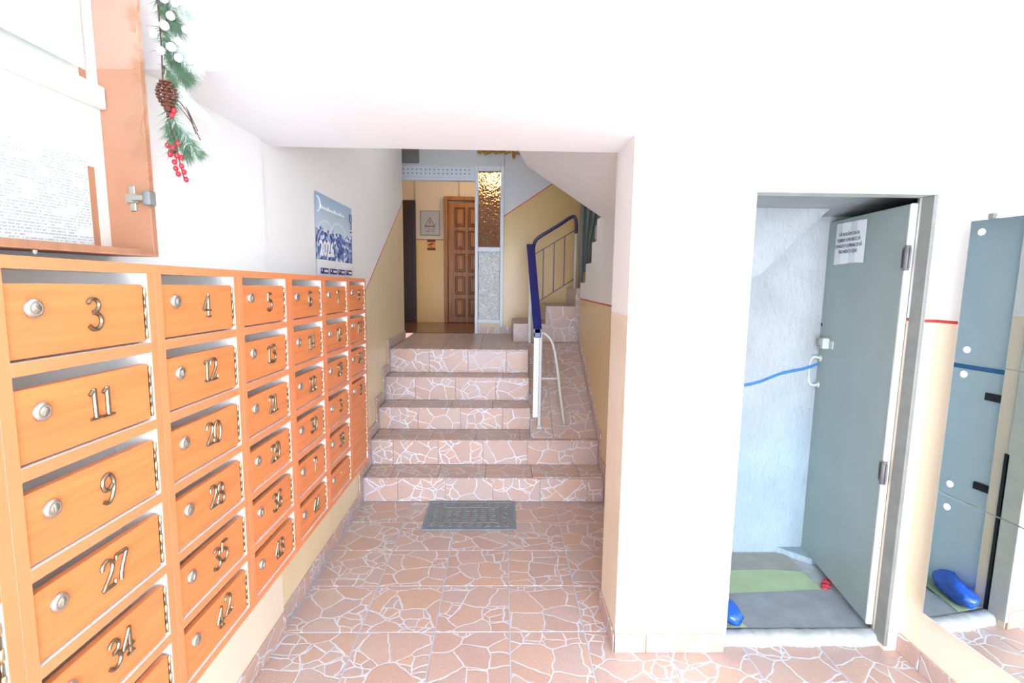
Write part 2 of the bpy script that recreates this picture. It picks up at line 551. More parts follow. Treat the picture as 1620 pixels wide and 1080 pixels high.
def span(a, b, step, start):
    """cut a..b at start + n*step"""
    cuts = [a]
    k = math.ceil((a - start) / step - 1e-6)
    while start + k * step < b - 1e-3:
        if start + k * step > a + .02: cuts.append(start + k * step)
        k += 1
    cuts.append(b)
    return list(zip(cuts[:-1], cuts[1:]))


G = .0055
floor = thing('floor', 'lobby floor of square tiles printed with pink-brown crazy paving', 'floor', kind='structure')
MB().box(XL - .1, XR + .1, -2.8, 3.45, -.08, -.0022).build('floor_bed', M['grout'], floor)
for (x0, x1) in span(XLN + .003, XR - .003, T, -.617):
    for (y0, y1) in span(-.62, 3.312, T, 3.018 - 11 * T):
        if x0 > .75 and y0 > 2.2: continue
        if x1 > .5 and x0 < .5 and False: continue
        yy1 = min(y1, 1.93) if x0 > .96 else y1
        if yy1 - y0 < .02: continue
        tile(floor, ((x0 + x1) / 2, (y0 + yy1) / 2, 0), x1 - x0 - G, yy1 - y0 - G, rot=(0, 0, 0))

# stairs up to the landing
YS = [3.315, 3.553, 3.806, 4.040, 4.232]
ZS = [.180, .373, .551, .748, .955]
XS0, XS1, XRMP = -.951, .236, .735
stairs = thing('stair_slab', 'five tiled steps with a tiled ramp beside them, up to the landing', 'stairs', kind='structure')
prof = [(YS[0] + .012, -.02)]
for i in range(5):
    prof += [(YS[i] + .012, ZS[i] - .0115), ((YS[i + 1] + .012) if i < 4 else 5.6, ZS[i] - .0115)]
prof += [(5.6, -.02)]
MB().prism(prof, 0, XL - .02, XS1 - .004).build('step_core', M['grout'], stairs)
RS, RE = (3.60, .373), (4.66, .955)
MB().prism([(YS[0] + .012, -.02), (YS[0] + .012, ZS[0] - .0115), (YS[1] + .012, ZS[0] - .0115), (YS[1] + .012, ZS[1] - .0115), (RS[0], RS[1] - .0115),
            (RE[0], RE[1] - .0115), (5.6, RE[1] - .0115), (5.6, -.02)], 0, XS1 - .004, XRMP + .03).build('ramp_core', M['grout'], stairs)
for i in range(5):
    zb = ZS[i - 1] if i else 0.0
    xe = XRMP - .003 if i < 2 else XS1
    for (a, b) in span(XS0, xe, T, XS0 + (.235, .155, .30, .24, .33)[i]):
        tile(stairs, ((a + b) / 2, YS[i] + .002, (zb + ZS[i] - .010) / 2), b - a - .002, ZS[i] - .010 - zb - .001, (PI / 2, 0, 0), 'riser_tile')
    if i < 4:
        y1 = YS[i + 1] + .002
        for (a, b) in span(XS0, min(xe, XS1 if i == 1 else xe), T, XS0 + (.18, .10, .22, .30)[i]):
            lift, fwd = (.004, .010) if (i == 0 and a > .2) else (0, .006)
            fw = .004 if (i == 0 and a > .2) else .012
            tile(stairs, ((a + b) / 2, (YS[i] - fw + y1) / 2, ZS[i] + lift), b - a - .002, y1 - YS[i] + fw, (0, 0, 0), 'tread_tile')
# first tread, overlay tile sheet on its left part reaches a little further forward
for (a, b) in span(XS1 + .002, XRMP - .003, T, 0.0):
    tile(stairs, ((a + b) / 2, (YS[1] - .008 + RS[0]) / 2, ZS[1]), b - a - .002, RS[0] - YS[1] + .008, (0, 0, 0), 'tread_tile')
ra = math.atan2(RE[1] - RS[1], RE[0] - RS[0]); rl = math.hypot(RE[1] - RS[1], RE[0] - RS[0])
nrow = 4
for j in range(nrow):
    t = (j + .5) / nrow
    for (a, b) in ((XS1 + .003, .40), (.40, XRMP - .003)):
        tile(stairs, ((a + b) / 2, RS[0] + (RE[0] - RS[0]) * t, RS[1] + (RE[1] - RS[1]) * t), b - a - .003, rl / nrow - .003, (ra, 0, 0), 'ramp_tile')
for (y0, y1) in span(YS[4] - .012, 5.495, T, YS[4] + .32):
    for (a, b) in span(XS0, XRMP, T, XS0 + .1):
        yy0 = max(y0, RE[0]) if b > XS1 + .01 else y0
        if a < XS1 < b and yy0 > y0:
            tile(stairs, ((a + XS1) / 2, (y0 + y1) / 2, ZS[4]), XS1 - a - .002, y1 - y0 - .002, (0, 0, 0), 'landing_tile')
            a = XS1
        if y1 - yy0 < .03: continue
        tile(stairs, ((a + b) / 2, (yy0 + y1) / 2, ZS[4]), b - a - .002, y1 - yy0 - .002, (0, 0, 0), 'landing_tile')

# walls
wl = thing('wall_left', 'white wall with ochre lower half behind the mailboxes', 'wall', kind='structure')
MB().box(XLN - .25, XLN, -2.8, 2.05, 0, 3.4).build('wall_section', M['white'], wl)
MB().box(XL - .25, XL, 2.05, 4.93, 0, 3.4).build('wall_section', M['wall_left'], wl)
bl = thing('baseboard_left', 'strip of stone-print tile along the foot of the mailbox wall', 'baseboard', kind='structure')
for (a, b) in span(-.6, 2.05, T, .02):
    tile(bl, (XLN + .010, (a + b) / 2, .042), b - a - .003, .084, (PI / 2, 0, PI / 2), 'skirting_tile')
for (a, b) in span(2.052, YS[0] - .075, T, .02):
    tile(bl, (XL + .010, (a + b) / 2, .042), b - a - .003, .084, (PI / 2, 0, PI / 2), 'skirting_tile')
zz = [0.0] + ZS
for i in range(5):
    tile(bl, (XL + .012, YS[i] - .036, (zz[i] + zz[i + 1] + .085) / 2), .072, zz[i + 1] + .085 - zz[i], (PI / 2, 0, PI / 2), 'skirting_tile')
    ye = YS[i + 1] - .072 if i < 4 else 4.93
    for (a, b) in span(YS[i], ye, T, YS[i]):
        tile(bl, (XL + .012, (a + b) / 2, ZS[i] + .042), b - a - .001, .085, (PI / 2, 0, PI / 2), 'skirting_tile')

MB().box(XR, XR + .2, -2.8, 2.05, 0, 2.7).build('wall_right', M['white'], kind='structure', label='white wall with ochre lower half behind the mirror', cat='wall')
br = thing('baseboard_right', 'strip of stone-print tile under the mirror wall', 'baseboard', kind='structure')
for (a, b) in span(-.6, 1.90, T, .12):
    tile(br, (XR - .010, (a + b) / 2, .042), b - a - .003, .084, (PI / 2, 0, -PI / 2), 'skirting_tile')

DX0, DX1, DZ = .955, 1.648, 1.93
wf = thing('wall_front', 'white pillar and wall around the basement doorway', 'wall', kind='structure')
MB().box(.49, DX0, 1.90, 2.03, 0, 2.1).box(.49, .75, 2.03, 2.19, 0, 2.1).build('pillar_section', M['pillar'], wf)
MB().box(DX0, DX1, 1.90, 2.00, DZ, 2.1).build('lintel_section', M['white'], wf)
MB().box(DX1, XR + .05, 1.90, 1.97, 0, 2.1).build('wall_section', M['white'], wf)
bp = thing('baseboard_front', 'strip of stone-print tile around the foot of the white pillar', 'baseboard', kind='structure')
for (a, b) in span(.48, DX0 - .004, T, .62):
    tile(bp, ((a + b) / 2, 1.890, .042), b - a - .003, .084, (PI / 2, 0, 0), 'skirting_tile')
tile(bp, (.480, 2.04, .042), .30, .084, (PI / 2, 0, -PI / 2), 'skirting_tile')

MB().box(XL - .02, XR + .05, 1.393, 2.165, 2.093, 3.35, b=.006).build('ceiling_beam', M['ceil'], kind='structure', label='deep white beam over the corridor opening and basement doorway', cat='beam')
MB().box(XL - .3, XR + .3, -2.8, 1.40, 2.6, 2.75).build('ceiling', M['ceil'], kind='structure', label='white lobby ceiling', cat='ceiling')

# corridor wall on the stair side: stepped far edge along the flight behind it
cw = MB().prism([(2.10, 0), (4.68, 0), (4.68, 1.535), (4.40, 1.535), (4.40, 1.70), (4.13, 1.70), (4.13, 1.865), (3.93, 1.865), (3.93, 2.03), (3.68, 2.03), (3.68, 3.4), (2.10, 3.4)], 0, .742, .80)
cw.build('corridor_wall_right', M['corr_right'], kind='structure', label='corridor wall with stepped upper edge, white over ochre', cat='wall')
bc = thing('baseboard_corridor', 'strip of stone-print tile climbing beside the ramp', 'baseboard', kind='structure')
for (a, b) in span(2.2, YS[0], T, 2.3):
    tile(bc, (.742 - .010, (a + b) / 2, .042), b - a - .003, .084, (PI / 2, 0, -PI / 2), 'skirting_tile')
for i in range(2):
    tile(bc, (.742 - .010, YS[i] - .03, (zz[i] + zz[i + 1] + .085) / 2), .06, zz[i + 1] + .085 - zz[i], (PI / 2, 0, -PI / 2), 'skirting_tile')
tile(bc, (.742 - .010, (YS[0] + YS[1] - .06) / 2, ZS[0] + .042), YS[1] - .06 - YS[0], .085, (PI / 2, 0, -PI / 2), 'skirting_tile')
n = 3
for j in range(n):
    y0 = RS[0] - .04 + (RE[0] - RS[0] + .06) * j / n; y1 = RS[0] - .04 + (RE[0] - RS[0] + .06) * (j + 1) / n
    q = lambda y: RS[1] + (y - RS[0]) * (RE[1] - RS[1]) / (RE[0] - RS[0])
    MB().prism([(y0 + .001, q(y0)), (y1 - .001, q(y1)), (y1 - .001, q(y1) + .09), (y0 + .001, q(y0) + .09)], 0, .730, .743).build('skirting_tile', M['tile'], bc)

# underside of the flight above
MB().prism([(.80, 1.965), (.741, 2.004), (.171, 2.370), (.11, 2.474), (.11, 3.4), (.80, 3.4)], 1, 2.14, 3.68).build('upper_stair_slab', M['ceil'], kind='structure', label='white sloping underside of the flight above the corridor', cat='slab')
MB().box(-1.9, 2.2, 2.165, 7.1, 3.2, 3.3).build('corridor_ceiling', M['ceil'], kind='structure', label='white ceiling above the corridor and landing', cat='ceiling')

# stairwell flight that turns behind the corridor wall
f2 = thing('flight_slab', 'tiled steps turning up to the side behind the blue railing', 'stairs', kind='structure')
for k, (x0, z) in enumerate(((.117, 1.13), (.43, 1.305), (.72, 1.48))):
    MB().box(x0, 1.7, 4.80, 5.5, .94 if k == 0 else (1.13, 1.305)[k - 1], z - .012).build('step_core', M['grout'], f2)
    for (a, b) in span(x0, (.43, .72, 1.7)[k], T, x0):
        tile(f2, ((a + b) / 2, 5.15, z), b - a - .001, .70, (0, 0, 0), 'tread_tile')
        tile(f2, ((a + b) / 2, 4.798, (z + .94) / 2), b - a - .001, z - .94, (PI / 2, 0, 0), 'riser_tile', .012)
    tile(f2, (x0 - .002, 5.15, (z - .175 + z - .01) / 2), .70, .165, (PI / 2, 0, -PI / 2), 'riser_tile')
for k, (ya, yb, z) in enumerate(((4.40, 4.80, 1.555), (4.13, 4.40, 1.72), (3.93, 4.13, 1.885), (3.68, 3.93, 2.05))):
    MB().box(.802, 1.7, ya, yb, z - .30, z - .011).build('step_core', M['grout'], f2)
    tile(f2, (1.245, (ya + yb) / 2, z), .92, yb - ya - .001, (0, 0, 0), 'tread_tile')
MB().box(.015, 2.2, 5.50, 5.62, .9, 3.2).build('stairwell_wall_back', M['stair_back'], kind='structure', label='stairwell wall, grey-white over ochre with a climbing red line', cat='wall')
MB().box(1.7, 1.85, 2.74, 5.6, .9, 3.3).box(1.7, 1.85, 2.05, 2.74, 2.3, 3.3).build('stairwell_wall_right', M['ceil'], kind='structure', label='white side wall of the stairwell', cat='wall')
MB().box(.745, 1.9, 2.74, 5.62, .70, .93).build('leak_stop_slab', M['cement'], kind='structure', label='unseen cement slab added under the turning flight to keep sky light out', cat='floor')  # unseen slab added to stop sky light leaking in under the flight
MB().box(.015, .42, 5.492, 5.502, .955, 1.035).build('trim_1', M['tile'], kind='structure', label='tile skirting at the foot of the stairwell wall', cat='trim')

# hall behind the partition
k = NT('brown_polished_terrazzo')
k.p(Base_Color=k.mix(k.noise(k.pos(), 40, 3), srgb(118, 78, 58), srgb(150, 104, 80)), Roughness=.22)
MB().box(-1.9, .5, 5.5, 7.0, .85, .953).box(-1.9, XL - .24, 4.9, 5.5, .85, .953).build('hall_floor', k.mat, kind='structure', label='brown polished floor of the hall behind the partition', cat='floor')
MB().box(-.99, -.33, 5.48, 5.53, .953, .957).build('trim_2', M['black_steel'], kind='structure', label='dark threshold strip across the hall opening', cat='trim')
MB().box(-1.9, .5, 6.90, 7.05, .9, 3.2).build('hall_wall_back', M['hall_far'], kind='structure', label='beige and ochre end wall of the hall', cat='wall')
MB().box(-1.75, -1.6, 4.93, 6.95, .9, 3.2).build('hall_wall_left', M['hall_far'], kind='structure', label='ochre side wall of the hall', cat='wall')
MB().box(.40, .52, 5.6, 6.95, .9, 3.2).build('hall_wall_right', M['hall_far'], kind='structure', label='ochre side wall of the hall behind the patterned glass', cat='wall')
MB().box(-1.7, -1.2, 4.78, 4.93, .9, 3.2).build('hall_wall_front', M['hall_far'], kind='structure', label='short return wall at the end of the mailbox wall', cat='wall')

# partition: perforated transom, glazed side light
pt = thing('landing_partition', 'pale grey partition with perforated transom and tall patterned glass side light', 'partition', (-.3, 5.5, .955), kind='structure')
o = (-.3, 5.5, .955)
def PB(): return MB()
def pb(mb, name, mat): return shift(mb, (-o[0], -o[1], -o[2])).build(name, mat, pt)
tr = pb(MB().box(-1.62, -.29, 5.495, 5.55, 2.635, 2.755, b=.004), 'transom', M['alu'])
pb(MB().box(-1.62, -.29, 5.485, 5.56, 2.605, 2.637, b=.004), 'transom_rail', M['alu'])
h = MB()
for r in range(2):
    for c in range(27):
        h.lathe([(.0062, 0), (.0062, .003)], (-1.58 + c * .047, 5.4955, 2.675 + r * .042), (0, -1, 0), 8)
        h.lathe([(.0062, .003), (0, .003)], (-1.58 + c * .047, 5.4955, 2.675 + r * .042), (0, -1, 0), 8)
pb(h, 'perforation', M['dark'])['kind'] = 'stuff'
pb(MB().box(-1.62, .02, 5.50, 5.56, 2.755, 3.2), 'upper_panel', M['hall_grey'])
pb(MB().box(-1.62, -.895, 5.44, 5.50, 2.78, 3.2), 'recess_box', M['jamb_dark'])
pb(MB().box(-.297, -.262, 5.47, 5.56, .955, 2.765, b=.004), 'post', M['alu'])
pb(MB().box(-.022, .016, 5.47, 5.56, 1.03, 2.765, b=.004), 'post', M['alu'])
for za, zb in ((2.705, 2.765), (1.855, 1.905), (1.07, 1.115)):
    pb(MB().box(-.262, -.022, 5.475, 5.555, za, zb, b=.004), 'rail', M['alu'])
pb(MB().box(-.262, .016, 5.480, 5.56, 1.03, 1.07), 'sill', M['beige'])
pb(MB().box(-.262, .016, 5.485, 5.56, .955, 1.03), 'plinth', M['tile'])
pb(MB().box(-.258, -.026, 5.510, 5.516, 1.90, 2.71), 'pane', M['glass_amber'])
pb(MB().box(-.258, -.026, 5.510, 5.516, 1.11, 1.86), 'pane', M['glass_white'])

# basement behind the steel door
MB().box(.84, 2.2, 2.62, 2.75, -.1, 2.4).build('basement_wall_back', M['plaster'], kind='structure', label='rough grey-white plaster wall inside the basement doorway', cat='wall')
MB().box(.80, .94, 2.03, 2.65, -.1, 2.4).build('basement_wall_left', M['limewash'], kind='structure', label='light blue limewashed basement side wall', cat='wall')
MB().box(2.05, 2.2, 1.97, 2.65, -.1, 2.4).build('basement_wall_right', M['plaster'], kind='structure', label='basement side wall behind the steel door', cat='wall')
MB().box(XR - .01, 2.2, 1.97, 2.02, -.1, 2.4).build('basement_wall_front', M['plaster'], kind='structure', label='inner face of the wall beside the steel door', cat='wall')
cm = MB().prism([(2.0, 1.955), (2.30, 1.94), (2.64, 1.90), (2.64, 2.3), (2.0, 2.3)], 0, .80, 2.2)
cm.build('basement_ceiling', M['plaster'], kind='structure', label='low rough plaster ceiling over the basement doorway', cat='ceiling')
MB().prism([(.90, 1.35), (1.31, 1.61), (1.52, 1.83), (1.62, 1.92), (1.62, 2.0), (.90, 2.0)], 1, 2.47, 2.63).build('basement_ceiling_slope', M['plaster'], kind='structure', label='sloping plaster underside of the stairs in the basement corner', cat='ceiling')
MB().box(.80, 2.2, 1.96, 2.65, -.1, .028).build('basement_floor', M['cement'], kind='structure', label='bare cement floor inside the basement doorway', cat='floor')
MB().prism([(1.58, 2.62), (1.70, 2.50), (2.05, 2.50), (2.05, 2.62)], 2, .0, .06).build('trim_3', M['plaster'], kind='structure', label='plaster lump at the foot of the basement wall', cat='trim')
th = MB()
nseg = 60
rt = random.Random(5)
v = []
for i in range(nseg + 1):
    x = DX0 - .005 + (DX1 + .03 - DX0) * i / nseg
    j0, j1, j2 = rt.uniform(-.004, .004) + .004 * math.sin(i * .35), rt.uniform(-.003, .003), rt.uniform(-.003, .003)
    v += [(x, 1.922 + j0, -.01), (x, 1.926 + j0, .030 + j1), (x, 1.936 + j0, .042 + j1), (x, 1.972, .044 + j2), (x, 1.990, .036 + j2), (x, 1.992, -.01)]
th.add(v, [(6 * i + q, 6 * i + q + 1, 6 * i + q + 7, 6 * i + q + 6) for i in range(nseg) for q in range(5)] + [tuple(range(6)), tuple(nseg * 6 + q for q in range(6))], 0, True)
th.build('trim_4', M['cement'], kind='structure', label='rough whitewashed cement threshold of the basement doorway', cat='trim')

# entrance behind the camera
ew = thing('wall_back', 'street-side wall with the glazed entrance', 'wall', kind='structure')
MB().box(XL - .25, XLN + .02, -2.8, -2.62, 0, 2.7).build('wall_section', M['ceil'], ew)
MB().box(XR - .02, XR + .2, -2.8, -2.62, 0, 2.7).build('wall_section', M['ceil'], ew)
MB().box(XL - .25, XR + .2, -2.8, -2.62, 2.45, 2.7).build('wall_section', M['ceil'], ew)

# ------------------------------------------------------------------ mailboxes
def catmull(pts, n=5, closed=False):
    if len(pts) < 3 and not closed: return pts
    out = []
    N = len(pts)
    for i in range(N if closed else N - 1):
        p0 = pts[(i - 1) % N] if closed or i > 0 else pts[0]
        p1, p2 = pts[i], pts[(i + 1) % N]
        p3 = pts[(i + 2) % N] if closed or i + 2 < N else pts[-1]
        for k in range(n):
            t = k / n
            out.append(tuple(.5 * ((2 * b) + (-a + c) * t + (2 * a - 5 * b + 4 * c - d) * t * t + (-a + 3 * b - 3 * c + d) * t ** 3) for a, b, c, d in zip(p0, p1, p2, p3)))
    out.append(pts[0] if closed else pts[-1])
    return out


def arc(cx, cy, rx, ry, a0, a1, n=14):
    return [(cx + rx * math.cos(math.radians(a0 + (a1 - a0) * i / n)), cy + ry * math.sin(math.radians(a0 + (a1 - a0) * i / n))) for i in range(n + 1)]


L = lambda *p: list(p)
DIG = {
    '0': [(arc(.3, .5, .235, .47, 0, 360, 20), .13)],
    '1': [(L((.12, .80), (.30, .96)), .11), (L((.30, .98), (.30, .03)), .16), (L((.08, .03), (.52, .03)), .09)],
    '2': [(catmull(L((.08, .74), (.10, .88), (.27, .98), (.46, .90), (.50, .70), (.38, .44), (.18, .20), (.05, .04))), .13), (L((.05, .05), (.54, .05)), .12), (L((.54, .05), (.57, .20)), .09)],
    '3': [(catmull(L((.08, .84), (.20, .97), (.40, .96), (.50, .80), (.42, .62), (.24, .55))), .13), (catmull(L((.24, .55), (.46, .48), (.55, .26), (.42, .05), (.20, .03), (.06, .16))), .14)],
    '4': [(L((.40, 1.0), (.40, .03)), .15), (L((.40, .97), (.04, .31)), .09), (L((.04, .30), (.58, .30)), .10), (L((.24, .03), (.56, .03)), .09)],
    '5': [(L((.52, .96), (.14, .96)), .13), (L((.14, .96), (.10, .54)), .10), (catmull(L((.10, .54), (.30, .62), (.52, .50), (.55, .28), (.42, .06), (.22, .03), (.06, .14))), .14)],
    '6': [(catmull(L((.50, .88), (.34, .98), (.18, .84), (.08, .54), (.09, .26), (.20, .06), (.34, .03), (.50, .14), (.54, .32), (.44, .52), (.28, .54), (.12, .40))), .13)],
    '7': [(L((.06, .80), (.08, .95)), .09), (L((.06, .95), (.55, .95)), .12), (catmull(L((.55, .95), (.42, .66), (.30, .34), (.26, .02))), .14)],
    '8': [(arc(.3, .74, .18, .225, 0, 360, 16), .12), (arc(.3, .27, .23, .25, 0, 360, 18), .13)],
}
DIG['9'] = [([(.6 - x, 1 - y) for x, y in st], w) for st, w in DIG['6']]


def stroke(mb, pts, w, hgt, rise):
    """half-round bar along a 2-D centreline (y right, z up), standing off the plane x=0 by hgt"""
    P = [Vector((p[0], p[1])) for p in pts]
    prof = [(-.5, 0), (-.5, .45), (-.28, .9), (0, 1.0), (.28, .9), (.5, .45), (.5, 0)]
    v = []
    for i, p in enumerate(P):
        t = P[min(i + 1, len(P) - 1)] - P[max(i - 1, 0)]
        t = t.normalized() if t.length > 1e-9 else Vector((1, 0))
        nrm = Vector((-t.y, t.x))
        for a, b in prof:
            q = p + nrm * (a * w)
            v.append((rise * b, q.x, q.y))
    m = len(prof)
    fs = []
    for i in range(len(P) - 1):
        for k in range(m - 1):
            fs.append((i * m + k, i * m + k + 1, (i + 1) * m + k + 1, (i + 1) * m + k))
    fs += [list(range(m)), [(len(P) - 1) * m + k for k in range(m)][::-1]]
    mb.add(v, fs)


DIG_MESH = {}
for ch, sts in DIG.items():
    mb = MB()
    for st, w in sts:
        stroke(mb, [((x - .3) * .060, (y - .5) * .060) for x, y in st], w * .060 * .95, 0, .006)
    DIG_MESH[ch] = mb.mesh('numeral', M['brass'])

lock_me = MB().lathe([(.0165, 0), (.0165, .003), (.0145, .0062), (.0105, .0076), (.0098, .0072), (.0090, .0072), (.0084, .0078), (.0, .0084)], (0, 0, 0), (1, 0, 0), 20).box(.0076, .0088, -.0012, .0012, -.006, .006).mesh('lock', M['nickel'])

TILT = .0165
OX, OY, OZ = XLN, 1.80, 1.5474
unit = thing('mailbox_unit', 'orange wood-look bank of numbered mailboxes with brass numerals on the wall', 'mailboxes', (OX, OY, OZ), (-TILT, 0, 0))
XF = -.770 - OX                    # front plane, local
OPEN = [(.435, .733), (.783, 1.096), (1.142, 1.446), (1.492, 1.786), (1.842, 2.134), (2.186, 2.482), (2.530, 2.803)]
PITCH_Z, OPEN_H, BRD = .1722, .1500, .0222
zt = lambda r: -r * PITCH_Z        # top of opening of row r (local z)
ZBOT = zt(5) - OPEN_H - .022
NUM = [['', '', '', '', '', ''], ['3', '11', '9', '27', '34', ''], ['4', '12', '20', '28', '35', '42'], ['5', '13', '21', '29', '36', '43'],
       ['6', '14', '22', '30', '7', '44'], ['7', '15', '23', '3', '38', ''], ['8', '16', '24', '9', None, None]]


def board(x0, x1, y0, y1, z0, z1):
    """white board with an orange band on its front edge"""
    return MB().box(x0, x1 - .0012, y0, y1, z0, z1, 0).box(x1 - .0012, x1, y0, y1, z0, z1, 1, .0006)


BM = [M['melamine'], M['orange_edge']]
YA, YB = .39 - OY, 2.822 - OY
MB().box(.085, .091, YA + .005, YB - .005, ZBOT + .004, .018).build('back_panel', M['melamine'], unit)
board(.006, XF, YA, YB, 0, .0205).build('top_panel', BM, unit)
board(.006, XF, YA, YB, ZBOT, ZBOT + .022).build('bottom_panel', BM, unit)
edges = [YA] + [v - OY for ab in OPEN for v in ab] + [YB]
for i in range(0, len(edges), 2):
    a, b = edges[i], edges[i + 1]
    if b - a > .03 and 0 < i < len(edges) - 2:
        mid = (a + b) / 2
        board(.006, XF, a, mid - .0004, ZBOT + .022, 0).build('side_panel', BM, unit)
        board(.006, XF, mid + .0004, b, ZBOT + .022, 0).build('side_panel', BM, unit)
    else:
        board(.006, XF, a, b, ZBOT + .022, 0).build('side_panel', BM, unit)
DOOR_ME, SHELF_ME, HINGE_ME = {}, {}, {}
REC = .004                          # door face set back behind the frame


def hinge_mesh(hh):
    key = round(hh, 3)
    if key not in HINGE_ME:
        mb = MB()
        nk = max(5, int(hh / .023)) | 1
        for i in range(nk):
            z0 = -hh / 2 + hh * i / nk; z1 = z0 + hh / nk - .001
            if i % 2 == 0: mb.tube([(.0015, 0, z0), (.0015, 0, z1)], .0034, 8, 0)
            else: mb.tube([(.0008, 0, z0), (.0008, 0, z1)], .0026, 8, 1)
        HINGE_ME[key] = mb.mesh('hinge', [M['brass_bright'], M['brass']])
    return HINGE_ME[key]


for c, (ya, yb) in enumerate(OPEN):
    ya -= OY; yb -= OY
    wd = yb - ya
    for r in range(6):
        num = NUM[c][r]
        if num is None: continue
        tall = (c == 6 and r == 3)
        bot = zt(5) - OPEN_H if tall else zt(r) - OPEN_H
        if not tall and r < 5:
            key = round(wd, 3)
            if key not in SHELF_ME:
                SHELF_ME[key] = board(.006, XF, -wd / 2, wd / 2, -BRD, 0).mesh('shelf', BM)
            link('shelf', SHELF_ME[key], unit, loc=(0, (ya + yb) / 2, bot))
        slot = .0235 if c < 6 else .016
        dz1, dz0 = zt(r) - slot, bot + .0045
        dy0, dy1 = ya + .0028, yb - .0105
        key = (round(dy1 - dy0, 3), round(dz1 - dz0, 3))
        if key not in DOOR_ME:
            w2, h2 = key[0] / 2, key[1] / 2
            DOOR_ME[key] = MB().box(-.016, 0, -w2, w2, -h2, h2, b=.0012).mesh('door', M['orange'])
        dc = (XF - REC, (dy0 + dy1) / 2, (dz0 + dz1) / 2)
        door = link('door', DOOR_ME[key], unit, loc=dc)
        hh = dz1 - dz0 - .010
        link('hinge', hinge_mesh(min(hh, .12) if not tall else .40), door, loc=(-.001, (dy1 - dy0) / 2 + .0042, 0))
        zl = (dz1 - dc[2]) - .040
        link('lock', lock_me, door, loc=(0, -(dy1 - dy0) / 2 + .046 + random.uniform(-.003, .003), zl + random.uniform(-.003, .002)), rot=(random.uniform(-.6, .6), 0, 0))
        if num:
            y0 = -(dy1 - dy0) / 2 + .168
            for i, ch in enumerate(num):
                dy = (i - (len(num) - 1) / 2) * (.0345 if '1' not in num else .030)
                jz = random.uniform(-.004, .004)
                if num == '42' and i == 1: jz, dy = .012, dy + .006
                link('numeral', DIG_MESH[ch], door, loc=(-.0003, y0 + dy, (dz1 - dc[2]) - .053 + jz), rot=(random.uniform(-.05, .05), 0, 0))
        elif c in (1, 5) and r == 5:
            sm = MB().lathe([(.004, 0), (.0035, .002), (0, .0025)], (0, 0, 0), (1, 0, 0), 8)
            sm.build('screw', M['nickel'], door, loc=(0, .01, .02))

# ------------------------------------------------------------------ glazed notice cabinet above the mailboxes
VX0, VX1, VY0, VY1, VZ0, VZ1 = XLN + .004, -.840, .36, 1.243, 1.600, 2.42
vo = Vector((XLN, .8, VZ0))
cab = thing('notice_cabinet', 'shallow glass-fronted notice cabinet in cherry wood above the mailboxes', 'cabinet', vo)
def vb(mb, name, mat, par=None):
    return shift(mb, -vo).build(name, mat, par or cab)
vb(MB().box(VX0, VX0 + .010, VY0, VY1, VZ0, VZ1), 'back_panel', M['cab_wood'])
vb(MB().box(VX0 + .010, VX1, VY1 - .016, VY1, VZ0, VZ1, b=.001), 'side_panel', M['cab_wood'])
vb(MB().box(VX0 + .010, VX1, VY0, VY0 + .016, VZ0, VZ1, b=.001), 'side_panel', M['cab_wood'])
vb(MB().box(VX0 + .010, VX1, VY0 + .016, VY1 - .016, VZ0, VZ0 + .016, b=.001), 'bottom_panel', M['cab_wood'])
vb(MB().box(VX0 + .010, VX1, VY0 + .016, VY1 - .016, VZ1 - .016, VZ1, b=.001), 'top_panel', M['cab_wood'])
vb(MB().box(VX0 + .010, VX0 + .013, VY0 + .02, VY1 - .017, VZ0 + .2, VZ0 + .345).box(VX0 + .010, VX0 + .013, VY1 - .045, VY1 - .017, VZ0 + .018, VZ0 + .2)
   .box(VX0 + .010, VX0 + .013, VY1 - .045, VY1 - .017, VZ0 + .345, VZ1 - .02).box(VX0 + .010, VX0 + .013, VY0 + .02, VY1 - .068, VZ0 + .018, VZ0 + .2)
   .box(VX0 + .010, VX0 + .013, VY0 + .02, VY1 - .068, VZ0 + .385, VZ1 - .02), 'white_backing', M['melamine'])
vb(MB().box(VX0 + .013, VX0 + .030, VY0 + .02, VY1 - .018, VZ0 + .335, VZ0 + .385, b=.003), 'ledge', M['melamine'])
gd = vb(MB().box(VX1 + .001, VX1 + .005, VY0 + .002, VY1 - .004, VZ0 + .004, VZ1 - .004), 'glass_door', M['glass'])
hz = 1.736
vb(MB().box(VX1 - .046, VX1 - .032, VY1 - .0205, VY1 - .016, hz - .030, hz + .030, b=.002)
   .box(VX1 - .054, VX1 - .024, VY1 - .0225, VY1 - .016, hz - .011, hz + .011, b=.002), 'hinge_plate', M['nickel'])
vb(MB().box(VX1 - .034, VX1 - .002, VY1 - .031, VY1 - .0165, hz - .008, hz + .008, b=.003), 'hinge_arm', M['nickel'])
vb(MB().box(VX1 - .006, VX1 + .012, VY1 - .036, VY1 - .010, hz - .017, hz + .017, b=.003), 'hinge_cap', M['jamb_dark'])
vb(MB().lathe([(.004, 0), (.004, .006), (.0, .008)], (VX1 - .002, .92, VZ0 - .002), (0, 0, -1), 10), 'catch', M['nickel'])

def sheet(name, mat, y0, y1, z0, z1, x, label, group):
    c = Vector((x, (y0 + y1) / 2, (z0 + z1) / 2))
    mb = MB()
    n = 8
    v, f = [], []
    for i in range(n + 1):
        t = i / n
        for zc in (z0, z1):
            v.append((.0015 * math.sin(t * PI) + .0005, y0 + (y1 - y0) * t - c.y, zc - c.z))
    for i in range(n):
        f.append((2 * i, 2 * i + 2, 2 * i + 3, 2 * i + 1))
    mb.add(v, f)
    v2 = [(p[0] - .0005, p[1], p[2]) for p in v]
    mb.add(v2, [q[::-1] for q in f])
    return mb.build(name, mat, None, loc=c, label=label, cat='paper', group=group)

